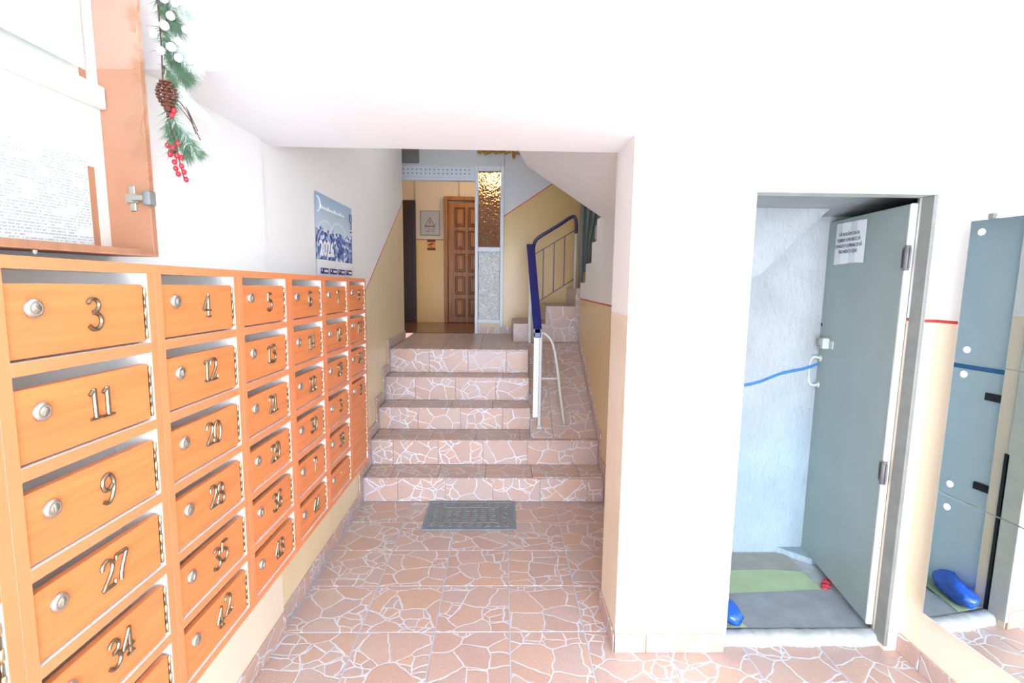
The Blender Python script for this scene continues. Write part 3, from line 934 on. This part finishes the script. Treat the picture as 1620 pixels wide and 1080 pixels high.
sheet('listing_sheet', M['listing_a'], .62, 1.166, 2.00, 2.33, VX0 + .034, 'white sheet of small printed columns high in the notice cabinet', 'sheets in the notice cabinet')
sheet('bill_sheet', M['listing_b'], .55, 1.171, 1.617, 1.815, VX0 + .014, 'white printed bill low in the notice cabinet above the mailboxes', 'sheets in the notice cabinet')

# ------------------------------------------------------------------ winter garland hanging beside the notice cabinet
gx, gy = -.824, 1.290
gar = thing('winter_garland', 'artificial pine garland with white and red berries and a cone hanging beside the notice cabinet', 'garland', (gx, gy, 1.79))
rg = random.Random(3)
spine = [(-.012, .0, .56), (-.008, .004, .42), (-.004, 0, .32), (-.006, 0, .23), (-.002, 0, .16), (.010, .004, .10), (.020, 0, .05), (.030, 0, .0)]
MB().tube(catmull(spine, 4), .0016, 6).build('stem', M['twig'], gar)


def spray(mb, c, d, ln, count, spread, m=0):
    c, d = Vector(c), Vector(d).normalized()
    for i in range(count):
        t = rg.random()
        p = c + d * (t * ln)
        q = (d + Vector((rg.uniform(-1, 1), rg.uniform(-1, 1), rg.uniform(-1, 1))) * spread).normalized()
        l = rg.uniform(.022, .045)
        s = q.cross(Vector((rg.uniform(-1, 1), rg.uniform(-1, 1), .3))).normalized() * .0009
        s2 = q.cross(s).normalized() * .0009
        mb.add([p + s, p - s * .5 + s2, p - s * .5 - s2, p + q * l], [(0, 1, 3), (1, 2, 3), (2, 0, 3)], m)


nd = MB()
spray(nd, (-.004, .01, .34), (.35, .1, -.8), .10, 884, .75)
spray(nd, (.0, .01, .30), (.55, .1, -.6), .06, 442, .6)
spray(nd, (-.004, .01, .17), (.34, 0, -.9), .11, 952, .55)
spray(nd, (.008, .01, .14), (.60, 0, -.75), .085, 714, .5)
spray(nd, (-.006, .01, .16), (.0, .1, -.9), .08, 340, .6)
spray(nd, (-.01, .01, .46), (.3, .1, -.8), .10, 544, .75)
for i in range(9):
    spray(nd, (-.008, .01, .50 - i * .045), (rg.uniform(-.4, .6), rg.uniform(-.2, .3), -.8), .05, 120, .8)
nd.build('needles', M['needle'], gar, kind='stuff')
nf = MB()
spray(nf, (-.01, .01, .45), (.6, .1, -.5), .09, 510, .8)
spray(nf, (.0, .01, .33), (.65, .1, -.6), .08, 374, .7)
for i in range(5):
    spray(nf, (.0, .01, .26 - .012 * i), (.62 + .1 * i, 0, -.75), .11, 102, .22)
spray(nf, (.0, .01, .17), (.5, 0, -.8), .11, 340, .7)
nf.build('frosted_needles', M['needle_frost'], gar, kind='stuff')
for i in range(4):
    a = rg.uniform(-.3, .3)
    MB().tube(catmull([(.0, .01, .25 - i * .015), (.028 + i * .006, .01, .21 - i * .02), (.050 + i * .004, .02 + a * .03, .14 - i * .012)], 4), [.0011] * 9, 5).build('twig', M['twig'], gar)
wb = [(-.020, -.02, .425, .0105), (.008, -.02, .445, .011), (.022, -.01, .470, .010), (-.004, -.022, .385, .010), (.020, -.015, .395, .011), (.036, -.01, .41, .009), (.034, -.01, .37, .010), (.046, 0, .395, .0085),
      (.010, -.015, .51, .011), (.034, -.01, .50, .009), (-.008, -.012, .55, .010), (.026, -.01, .54, .010), (.058, 0, .365, .008), (.052, 0, .44, .008)]
wb = [(x, y * .4 + .006, .285 + (z - .365) * .95, r) for (x, y, z, r) in wb]
for (x, y, z, r) in wb:
    MB().ball((x, y, z), r, 10).lathe([(.002, 0), (.0012, .002)], (x, y - r, z), (0, -1, 0), 6).build('white_berry', M['white_berry'], gar)
cn = MB()
for i in range(9):
    t = i / 8
    rr = .020 * math.sin(PI * (.18 + .74 * t))
    for k_ in range(9):
        a = 2 * PI * (k_ + .5 * (i % 2)) / 9
        bx_, by_, bz_ = .003 + rr * math.cos(a), -.002 + rr * math.sin(a), .232 - t * .062
        cn.ball((bx_, by_, bz_), .0056, 6, sc=(1, 1, .45))
cn.tube([(.003, -.002, .235), (.003, -.002, .165)], .008, 6)
cn.build('pine_cone', M['cone'], gar)
rb = [(-.006, 0, .085), (.010, -.006, .078), (.020, 0, .090), (.004, -.008, .062), (.018, -.004, .060), (.026, 0, .056), (.012, -.006, .044), (.026, -.002, .036), (.010, 0, .030), (.030, 0, .022), (.018, -.004, .016), (.034, 0, .004), (.012, -.004, .155), (.018, -.004, .166)]
for (x, y, z) in rb:
    MB().ball((x, y, z), .0062, 8, sc=(1, 1, 1.15)).build('red_berry', M['red'], gar)

# ------------------------------------------------------------------ wall calendar
cx = XL
cal = thing('wall_calendar', 'wall calendar for 2026 with a blue city picture above the mailboxes', 'calendar', (cx, 2.62, 1.652), (-.012, 0, 0))
def curved(y0, y1, z0, z1, x, n=12):
    mb = MB(); v = []
    for i in range(n + 1):
        t = i / n
        y = y0 + (y1 - y0) * t
        bow = .004 + .010 * max(0, t - .55) * (z0 + .1) / .45
        for z in (z0, z1):
            v.append((x + bow * (1.0 if z == z1 else .5), y, z))
    mb.add(v, [(2 * i, 2 * i + 2, 2 * i + 3, 2 * i + 1) for i in range(n)], 0, True)
    mb.add([(p[0] - .0012, p[1], p[2]) for p in v], [(2 * i + 1, 2 * i + 3, 2 * i + 2, 2 * i) for i in range(n)], 0, True)
    return mb
curved(0, .60, -.30, .0, .001).build('month_sheet', M['paper'], cal)
curved(0, .615, .0, .345, .0015).build('picture_sheet', M['calendar_print'], cal)
t2 = text_mesh('2026', .112, M['paper'], extrude=.0006, bold=.0035)
link('lettering', t2, cal, loc=(.0105, .026, .022), rot=(PI / 2, 0, PI / 2), label='white year 2026')
for i in range(4):
    y0 = .042 + i * .142
    mb = MB().box(.0085, .0095, y0, y0 + .118, -.075, -.045)
    hd = mb.build('month_header', M['violet_ink'], cal)
    MB().box(.0092, .0099, y0 + .050, y0 + .108, -.066, -.054).build('header_print', M['paper'], hd)
    MB().box(.0092, .0099, y0 + .010, y0 + .022, -.062, -.050).build('header_print', M['paper'], hd)
    g = MB()
    for rr in range(6):
        for q in range(7):
            g.box(.0078, .0084, y0 + .004 + q * .016, y0 + .013 + q * .016, -.094 - rr * .016, -.089 - rr * .016)
    g.build('day_numbers', M['ink'], cal, kind='stuff')
lg = MB().tube([(.0135, .552, .300), (.0135, .588, .300), (.0135, .588, .262), (.0135, .574, .245), (.0135, .552, .262), (.0135, .552, .300)], .0022, 4)
lg.tube([(.0135, .574, .245), (.0135, .584, .212), (.0135, .556, .212)], .0022, 4).box(.0125, .0138, .556, .590, .190, .197)
lg.build('logo', M['purple_ink'], cal)
hdm = MB()
for i in range(15):
    y = .075 + i * .026
    hdm.box(.0062 + max(0, (y / .6 - .55)) * .008, .0078 + max(0, (y / .6 - .55)) * .008, y, y + .018, .268, .280 if i % 4 else .288)
hdm.build('header_print', M['paper'], cal)
ring = []
for i in range(15):
    a = math.radians(100 - 190 * i / 14)
    ring.append((.0068, .022 + .045 * math.cos(a), .285 + .038 * math.sin(a)))
MB().tube(ring, .003, 4).build('emblem', M['paper'], cal)

# ------------------------------------------------------------------ doormat
mt = thing('doormat', 'grey rubber-edged doormat with scroll relief at the foot of the steps', 'doormat', (-.192, 3.105, .0005))
MB().box(-.295, .295, -.197, .197, 0, .007, b=.003).build('base', M['mat_rubber'], mt)
MB().box(-.262, .262, -.165, .165, .007, .0085, b=.001).build('pile', M['mat_pile'], mt)
bd = MB()
for a, b, c, d in ((-.297, .297, -.199, -.178), (-.297, .297, .178, .199), (-.297, -.276, -.178, .178), (.276, .297, -.178, .178)):
    bd.box(a, b, c, d, .006, .011, b=.002)
for a, b, c, d in ((-.19, .19, -.108, -.100), (-.19, .19, .100, .108), (-.19, -.182, -.1, .1), (.182, .19, -.1, .1)):
    bd.box(a, b, c, d, .0085, .0115, b=.001)
bd.build('border', M['mat_rubber'], mt)
def spiral(mb, cx, cy, r, a0, sg, turns=1.4):
    pts = []
    for i in range(16):
        t = i / 15
        a = a0 + sg * turns * 2 * PI * t
        rr = r * (1 - .8 * t)
        pts.append((cx + rr * math.cos(a), cy + rr * math.sin(a), .0098))
    mb.tube(pts, .0030, 5)
sc = MB()
for i in range(9):
    for sy in (-1, 1):
        spiral(sc, -.240 + i * .060, sy * .138, .025, i * 1.7, sy if i % 2 else -sy)
for j in range(4):
    for sx in (-1, 1):
        spiral(sc, sx * .232, -.083 + j * .055, .024, j * 2.1, sx)
for i in range(6):
    for j in range(3):
        spiral(sc, -.145 + i * .058, -.062 + j * .062, .027, i * 2.3 + j, 1 if (i + j) % 2 else -1)
sc.build('scroll_relief', M['mat_rubber'], mt)

# ------------------------------------------------------------------ handrail between steps and ramp
hr = thing('ramp_handrail', 'blue-topped flat handrail on a white post between the steps and the ramp', 'handrail', (.27, 3.70, .455))
ho = Vector((.27, 3.70, .455))
def hb(mb, name, mat): return shift(mb, -ho).build(name, mat, hr)
def rail_pt(y): return 1.185 + (y - 3.64) * .625
cp = MB()
a, b = 3.63, 4.745
cp.add([(.238, a, rail_pt(a) - .012), (.300, a, rail_pt(a) - .012), (.300, a, rail_pt(a) + .016), (.238, a, rail_pt(a) + .016),
        (.232, b, rail_pt(b) - .012), (.306, b, rail_pt(b) - .012), (.306, b, rail_pt(b) + .016), (.232, b, rail_pt(b) + .016)],
       [(0, 1, 2, 3), (4, 5, 6, 7), (0, 1, 5, 4), (1, 2, 6, 5), (2, 3, 7, 6), (3, 0, 4, 7)])
hb(cp, 'top_rail', M['blue_rail'])
hb(MB().box(.243, .295, 3.630, 3.672, 1.13, 1.20, b=.006), 'end_cap', M['blue_rail'])
hb(MB().box(.243, .283, 3.640, 3.654, .52, 1.14, b=.003), 'post_plate', M['rail_white'])
hb(MB().box(.283, .306, 3.660, 3.690, .44, 1.17, b=.003), 'post', M['rail_pale'])
hb(MB().box(.255, .285, 4.69, 4.72, .955, 1.82, b=.003), 'post', M['rail_pale'])
br_pts = catmull([(.300, 3.675, 1.165), (.335, 3.675, 1.150), (.385, 3.675, 1.085), (.420, 3.675, .93), (.450, 3.675, .72), (.490, 3.685, .455)], 5)
hb(MB().tube(br_pts, .011, 8), 'brace', M['rail_pale'])
hb(MB().tube([(.300, 3.675, .815), (.437, 3.675, .815)], .009, 8), 'cross_bar', M['rail_pale'])
hb(MB().box(.275, .315, 3.650, 3.70, .425, .448, b=.003), 'foot_plate', M['rail_pale'])

# ------------------------------------------------------------------ railing of the turning flight
sr = thing('stair_railing', 'thin tubular stair railing with dark blue top tube on the turning flight', 'railing', (.305, 4.79, .955))
so = Vector((.305, 4.79, .955))
def sb(mb, name, mat): return shift(mb, -so).build(name, mat, sr)
top = catmull([(.303, 4.79, 1.80), (.303, 4.79, 1.88), (.335, 4.79, 1.945), (.45, 4.79, 2.020), (.56, 4.79, 2.090), (.650, 4.79, 2.150), (.690, 4.79, 2.150), (.705, 4.79, 2.08), (.705, 4.79, 2.0)], 4)
sb(MB().tube(top, .0165, 8), 'top_tube', M['rail_dark'])
sb(MB().tube([(.303, 4.79, .95), (.303, 4.79, 1.80)], .013, 8), 'newel', M['rail_pale'])
sb(MB().tube([(.705, 4.79, 1.48), (.705, 4.79, 2.0)], .013, 8), 'end_post', M['rail_pale'])
sb(MB().tube([(.307, 4.79, 1.795), (.70, 4.79, 2.035)], .006, 6), 'mid_rail', M['jamb_dark'])
sb(MB().tube([(.307, 4.79, 1.315), (.70, 4.79, 1.57)], .006, 6), 'bottom_rail', M['jamb_dark'])
for bx in (.397, .498, .599):
    z0 = 1.315 + (bx - .307) * .649; z1 = 1.795 + (bx - .307) * .611
    sb(MB().tube([(bx, 4.79, z0), (bx, 4.79, z1)], .006, 6), 'baluster', M['jamb_dark'])

# grey pole and cloth at the top of the corridor wall
po = MB().tube([(0, 0, 0), (0, 0, .98)], .022, 10)
po.build('standing_pole', M['cloth'], None, loc=(.752, 4.74, 1.487), label='grey-green upright pole behind the stepped wall edge', cat='pole')
cl = MB()
nx, nz = 22, 10
v = []
for j in range(nz + 1):
    t = j / nz
    z = 2.42 - .80 * t
    w = .26 * (1 - t) + .045
    for i in range(nx + 1):
        s_ = i / nx
        v.append((.775 + w * s_, 4.74 + .030 * math.sin(s_ * 26 + t * 1.2) * (1 - .5 * t), z + .02 * math.sin(s_ * 3)))
fs = [(j * (nx + 1) + i, j * (nx + 1) + i + 1, (j + 1) * (nx + 1) + i + 1, (j + 1) * (nx + 1) + i) for j in range(nz) for i in range(nx)]
cl.add(v, fs, 0, True)
cl.add([(p[0], p[1] + .003, p[2]) for p in v], [q[::-1] for q in fs], 0, True)
shift(cl, (-.80, -4.74, -1.6)).build('hanging_cloth', M['cloth'], None, loc=(.80, 4.74, 1.6), label='grey-green gathered cloth hanging beside the pole on the stairs', cat='cloth')
pn = MB().box(-.028, .028, -.05, .05, 0, .13, b=.012).box(-.02, .03, -.06, .02, .10, .17, b=.01)
pn.build('trim_7', M['plaster'], loc=(.772, 3.985, 1.870), kind='structure', label='rough broken plaster stub on top of the stepped wall edge', cat='trim')
fm = MB()
for i in range(14):
    fm.ball((-.25 + i * .035, 5.47, 2.905 + .012 * math.sin(i * 2.1)), .018 + .010 * rg.random(), 7)
fm.ball((.115, 5.46, 2.865), .022, 8, sc=(.8, .8, 1.7))
shift(fm, (.05, -5.47, -2.9)).build('sealing_foam', M['foam'], None, loc=(-.05, 5.47, 2.9), label='bead of yellow sealing foam above the patterned glass', cat='foam')

# ------------------------------------------------------------------ hall doors, cabinet, sticker
d2 = thing('door_2', 'varnished wooden panel door in a wooden frame at the end of the hall', 'door', (-.30, 6.9, .955), kind='structure')
do = Vector((-.30, 6.9, .955))
def db(mb, name, mat, par=None): return shift(mb, -do).build(name, mat, par or d2)
db(MB().box(-.785, -.735, 6.80, 6.90, .955, 2.65, b=.004), 'frame_jamb', M['wood_door'])
db(MB().box(.14, .19, 6.80, 6.90, .955, 2.65, b=.004), 'frame_jamb', M['wood_door'])
db(MB().box(-.735, .14, 6.80, 6.90, 2.60, 2.65, b=.004), 'frame_head', M['wood_door'])
lf = db(MB().box(-.730, .136, 6.83, 6.88, .96, 2.575, b=.003), 'leaf', M['wood_door'])
for ci in range(4):
    for ri in range(5):
        x0 = -.640 + ci * .182; z0 = 1.04 + ri * .305
        mb = MB()
        for (a0, a1, b0, b1) in ((x0, x0 + .14, z0, z0 + .014), (x0, x0 + .14, z0 + .236, z0 + .25), (x0, x0 + .014, z0 + .014, z0 + .236), (x0 + .126, x0 + .14, z0 + .014, z0 + .236)):
            mb.box(a0, a1, 6.812, 6.834, b0, b1, 1, .004)
        mb.box(x0 + .026, x0 + .114, 6.806, 6.834, z0 + .026, z0 + .224, 0, .012)
        shift(mb, -do).build('panel', [M['wood_door'], M['wood_groove']], lf)
d3 = thing('door_3', 'dark brown door at the far corner of the hall', 'door', (-1.38, 6.9, .955), kind='structure')
shift(MB().box(-1.60, -1.175, 6.84, 6.90, .955, 2.60, b=.004), (1.38, -6.9, -.955)).build('frame', M['dark_door'], d3)
shift(MB().box(-1.58, -1.215, 6.825, 6.845, .96, 2.555, b=.004), (1.38, -6.9, -.955)).build('leaf', M['dark_door'], d3)

ec = thing('electrical_cabinet', 'flush grey electrical cabinet door with a red warning triangle in the hall', 'cabinet', (-.983, 6.89, 2.147))
MB().box(-.125, .125, -.012, .008, 0, .318, b=.003).build('door', M['cab_grey'], ec)
MB().box(-.131, .131, -.006, .009, -.006, .324, b=.002).build('frame', M['jamb_dark'], ec)
tri = [(-.068, -.0135, .118), (.068, -.0135, .118), (0, -.0135, .232)]
MB().tube(tri + [tri[0], tri[1]], .006, 4).build('warning_triangle', M['ink_red'], ec)
MB().prism([(.006, .200), (-.016, .165), (.0, .168), (-.008, .135), (.016, .174), (.002, .172)], 1, -.0145, -.0125).build('lightning_bolt', M['ink_red'], ec)
tx = MB()
for r, n_ in enumerate((9, 6, 10)):
    for i in range(n_):
        if rg.random() < .2: continue
        x = -.066 + i * .132 / n_ + (.02 if r == 1 else 0)
        tx.box(x, x + .0095, -.0138, -.0122, .096 - r * .025, .106 - r * .025)
tx.build('lettering', M['ink_red'], ec)
MB().lathe([(.006, 0), (.006, .004), (0, .005)], (.082, -.012, .150), (0, -1, 0), 10).build('keyhole', M['dark'], ec)
st = thing('camera_sticker', 'small orange and black surveillance camera sticker below the electrical cabinet', 'sticker', (-.968, 6.895, 1.943))
MB().box(-.056, .056, -.002, .003, 0, .144).build('backing', M['sticker_orange'], st)
MB().box(-.056, .056, -.0032, -.001, .112, .144).box(-.056, .056, -.0032, -.001, 0, .032).build('band', M['sticker_dark'], st)
MB().prism([(-.035, .060), (.020, .078), (.036, .100), (-.020, .090), (-.040, .076)], 1, -.0035, -.001).prism([(-.004, .060), (.006, .042), (-.018, .046)], 1, -.0035, -.001).build('camera_symbol', M['sticker_dark'], st)
for x in (-1.18, -.585):
    MB().tube([(0, 0, 0), (0, 0, .6)], .008, 6).build('wall_conduit', M['beige'], None, loc=(x, 6.888, 2.60), label=('thin painted conduit on the hall wall above the dark door' if x < -1 else 'thin painted conduit on the hall wall above the wooden door'), cat='conduit', group='conduits on the hall wall')

# ------------------------------------------------------------------ basement door and frame
ANG = math.atan2(.64, .098)
fr = thing('door_frame', 'worn cream steel frame of the basement doorway', 'door frame', (1.3, 1.93, 0), kind='structure')
fo = Vector((1.3, 1.93, 0))
def fb(mb, name, mat): return shift(mb, -fo).build(name, mat, fr)
fb(MB().box(DX0 - .012, DX1 + .010, 1.888, 1.975, 1.893, 1.932, b=.005), 'head', M['frame_paint'])
fb(MB().box(DX0 - .012, DX0 + .006, 1.893, 1.975, .03, 1.893, b=.004), 'jamb', M['frame_paint'])
fb(MB().box(DX1 - .006, DX1 + .010, 1.893, 1.955, .02, 1.893, b=.003), 'jamb', M['jamb_mid'])
fb(MB().box(DX1 + .001, DX1 + .030, 1.955, 1.985, .02, 1.893, b=.003), 'stop', M['jamb_dark'])
fb(MB().box(DX0 - .002, DX0 + .006, 1.965, 1.985, .03, .80), 'latch_bar', M['black_steel'])
fb(MB().box(DX0 - .016, DX0 - .006, 1.985, 2.10, 1.02, 1.055).box(DX0 - .016, DX0 - .006, 1.985, 2.10, .585, .62), 'latch_lug', M['black_steel'])
d1 = thing('door_1', 'grey-green steel basement door standing open inward with a paper notice', 'door', (1.628, 1.990, .06), (0, 0, ANG), kind='structure')
# local: +x along the leaf away from the hinges, +y is the face towards the lobby
LW, LH = .650, 1.815
leaf = MB().box(0, LW, -.040, 0, 0, LH, b=.004).build('leaf', M['steel_door'], d1)
MB().box(-.012, .004, -.044, .002, .0, LH, b=.004).build('hinge_flange', M['frame_paint'], d1)
MB().box(LW - .085, LW - .018, 0, .012, 1.165, 1.205, b=.003).box(LW - .125, LW - .092, 0, .034, 1.155, 1.212, b=.005).box(LW - .165, LW - .125, 0, .006, 1.160, 1.200, b=.002).build('lock_case', M['frame_paint'], d1)
MB().lathe([(.010, 0), (.010, .016), (.006, .02), (0, .021)], (LW - .088, .008, 1.182), (0, 1, 0), 12).build('lock_cylinder', M['nickel'], d1)
hp = catmull([(LW - .040, .002, 1.095), (LW - .028, .028, 1.100), (LW - .014, .040, 1.070), (LW - .012, .042, 1.02), (LW - .014, .040, .975), (LW - .028, .028, .945), (LW - .040, .002, .950)], 4)
MB().tube(hp, .0085, 8).lathe([(.017, 0), (.016, .006), (.009, .008)], (LW - .040, 0, 1.095), (0, 1, 0), 10).lathe([(.017, 0), (.016, .006), (.009, .008)], (LW - .040, 0, .950), (0, 1, 0), 10).build('handle', M['frame_paint'], d1)
MB().lathe([(.010, 0), (.010, .001), (0, .0012)], (LW - .020, 0, 1.275), (0, 1, 0), 10).build('keyhole', M['dark'], d1)
for z in (1.60, .70):
    MB().tube([(-.012, -.002, z - .05), (-.012, -.002, z + .05)], .011, 8).box(-.03, .02, -.006, .0, z - .04, z + .04).build('hinge', M['jamb_dark'], d1)

nt_ = thing('paper_notice', 'white paper notice in capital letters taped to the grey basement door', 'notice', (1.628, 1.990, .06), (0, 0, ANG))
NX0, NX1, NZ0, NZ1 = .288, .555, 1.592, 1.790
v, f = [], []
for i in range(9):
    t = i / 8
    for z in (NZ0 + .003 * math.sin(5 * t), NZ1 + .004 * t):
        v.append((NX0 + (NX1 - NX0) * t, .003 + .004 * math.sin(t * PI * 2) ** 2, z))
q = [(2 * i, 2 * i + 2, 2 * i + 3, 2 * i + 1) for i in range(8)]
pm = MB().add(v, q).add([(a, b - .001, c) for a, b, c in v], [w[::-1] for w in q])
pm.build('sheet', M['paper'], nt_)
tm = text_mesh('VĂ RUGĂM CA LA\nIEȘIREA DIN BECI SĂ\nSTINGEȚI LUMINA ȘI SĂ\nÎNCHIDEȚI UȘA!', .0225, M['ink'], 'CENTER', .0003, 1.25)
link('lettering', tm, nt_, loc=((NX0 + NX1) / 2, .0085, NZ1 - .062), rot=(PI / 2, 0, PI))

# ------------------------------------------------------------------ basement floor pieces
def flat(name, pts, z, th_, mat, label, group):
    c = Vector((sum(p[0] for p in pts) / len(pts), sum(p[1] for p in pts) / len(pts), z))
    return MB().prism([(p[0] - c.x, p[1] - c.y) for p in pts], 2, 0, th_).build(name, mat, None, loc=c, label=label, cat='floor mat', group=group)
GR = 'lino offcuts on the basement floor'
flat('lino_offcut', [(.96, 2.34), (1.62, 2.34), (1.62, 2.60), (.96, 2.60)], .0285, .003, M['lino_dull'], 'dull brown lino offcut against the basement wall', GR)
flat('lino_offcut', [(1.13, 2.23), (1.62, 2.25), (1.61, 2.42), (1.45, 2.44), (1.13, 2.43)], .0318, .003, M['lino_green'], 'green lino strip behind the grey lino offcut', GR)
flat('lino_offcut', [(1.075, 1.992), (1.635, 1.992), (1.66, 2.262), (1.06, 2.225)], .0350, .003, M['lino_gray'], 'worn grey lino offcut just inside the basement threshold', GR)
flat('lino_offcut', [(.955, 1.992), (1.10, 1.992), (1.02, 2.26), (.955, 2.30)], .0385, .003, M['lino_green'], 'green lino corner beside the blue bag', GR)
rc = MB()
for i in range(5):
    rc.ball((.013 * i - .028 + .006 * math.sin(i * 2.3), .016 * i - .03, .009), .015 + .006 * (i % 2), 8, sc=(1.2, .9, .5))
rc.build('red_rag', M['red_cloth'], None, loc=(1.660, 2.30, .030), label='crumpled red rag on the floor under the open steel door', cat='rag')

bg_ = MB()
nb, nr = 18, 12
v = []
for j in range(nr + 1):
    t = j / nr
    rr = .062 * math.sin(PI * min(1, .08 + .92 * t)) ** .55 if t < .75 else .062 * (1 - (t - .75) * 2.2)
    for k_ in range(nb):
        a = 2 * PI * k_ / nb
        w = 1 + .16 * math.sin(3 * a + 5 * t) + .10 * math.sin(7 * a - 9 * t)
        v.append((-.115 + .25 * t, rr * w * math.cos(a) * .85, max(0.001, .045 + rr * w * math.sin(a) * .75)))
fs = [(j * nb + k_, j * nb + (k_ + 1) % nb, (j + 1) * nb + (k_ + 1) % nb, (j + 1) * nb + k_) for j in range(nr) for k_ in range(nb)]
fs += [list(range(nb)), [nr * nb + k_ for k_ in range(nb)]]
bg_.add(v, fs, 0, True)
bg_.build('plastic_bag', M['bag'], None, loc=(1.005, 2.075, .042), rot=(0, 0, 2.0), label='crumpled blue plastic bag on the basement floor by the threshold', cat='bag')
bl2 = MB()
pts = [(1.20 + .055 * i, 2.6185, .958 + .31 * .055 * i + .006 * math.sin(i * 1.3)) for i in range(14)]
for a, b in zip(pts[:-1], pts[1:]):
    bl2.add([(a[0], a[1], a[2] - .009), (b[0], b[1], b[2] - .009), (b[0], b[1], b[2] + .009), (a[0], a[1], a[2] + .009)], [(0, 1, 2, 3)])
    bl2.add([(a[0], a[1] + .003, a[2] - .009), (b[0], b[1] + .003, b[2] - .009), (b[0], b[1] + .003, b[2] + .009), (a[0], a[1] + .003, a[2] + .009)], [(3, 2, 1, 0)])
bl2.build('trim_5', M['blue_rope'], kind='structure', label='blue hand-painted line across the basement wall', cat='trim')
MB().box(.9395, .9415, 2.032, 2.62, 1.150, 1.172).build('trim_6', M['blue_rope'], kind='structure', label='blue painted line on the basement side wall', cat='trim')

# ------------------------------------------------------------------ mirror on the right wall
MA = math.atan2(.0936, .9956)
mi = thing('wall_mirror', 'tall frameless wall mirror of three stacked panes beside the basement doorway', 'mirror', (1.66, 1.745, .285), (0, 0, MA))
# local: -y runs back towards the camera along the mirror, -x faces the room
PW = .52
for k_ in range(3):
    z0 = k_ * .4985
    p_ = MB().box(-.009, -.0035, -PW, -.0, z0 + .001, z0 + .4975, b=.0015).build('pane', M['mirror'], mi)
    for (y, z) in ((-.040, z0 + .045), (-.040, z0 + .455), (-PW + .04, z0 + .045), (-PW + .04, z0 + .455)):
        if k_ == 0 and y > -.1 and z < .1: continue
        MB().lathe([(.0125, 0), (.0115, .003), (.006, .005), (0, .0055)], (-.009, y, z), (-1, 0, 0), 14).build('screw_cap', M['rail_white'], p_)
MB().box(-.003, .012, -PW - .002, .009, -.008, 1.500, b=.002).build('backing_board', M['rail_white'], mi)
MB().box(-.011, .003, -.075, -.055, 1.494, 1.512, b=.002).build('clip', M['jamb_dark'], mi)
MB().box(.014, .026, -PW, -.05, .3, .34).box(.014, .026, -PW, -.05, 1.1, 1.14).build('batten', M['rail_white'], mi)

# ------------------------------------------------------------------ hall lamp behind the patterned glass
def m_lamp(col, st_):
    k = NT('lit_opal_glass')
    k.p(Base_Color=(.9, .88, .8, 1), Emission_Color=col, Emission_Strength=st_)
    return k.mat
lp = thing('hall_lamp', 'round opal ceiling lamp in the hall behind the patterned glass', 'lamp', (-.13, 6.10, 3.2))
MB().ball((0, 0, -.42), .15, 16).build('shade', m_lamp((1.0, .78, .50, 1), 14.0), lp)
MB().lathe([(.05, 0), (.05, -.02), (.012, -.03), (.012, -.33)], (0, 0, 0), (0, 0, 1), 14).build('base', M['rail_white'], lp)

# unseen fill light added above the steps behind the beam to brighten the corridor
lc = thing('corridor_fill_lamp', 'unseen round fill lamp added high above the tiled steps', 'lamp', (-.25, 3.75, 3.2))
MB().ball((0, 0, -.10), .13, 16, sc=(1, 1, .6)).build('shade', m_lamp((.95, .97, 1.0, 1), 22.0), lc)
MB().lathe([(.10, 0), (.10, -.03), (.06, -.04)], (0, 0, 0), (0, 0, 1), 16).build('base', M['rail_white'], lc)
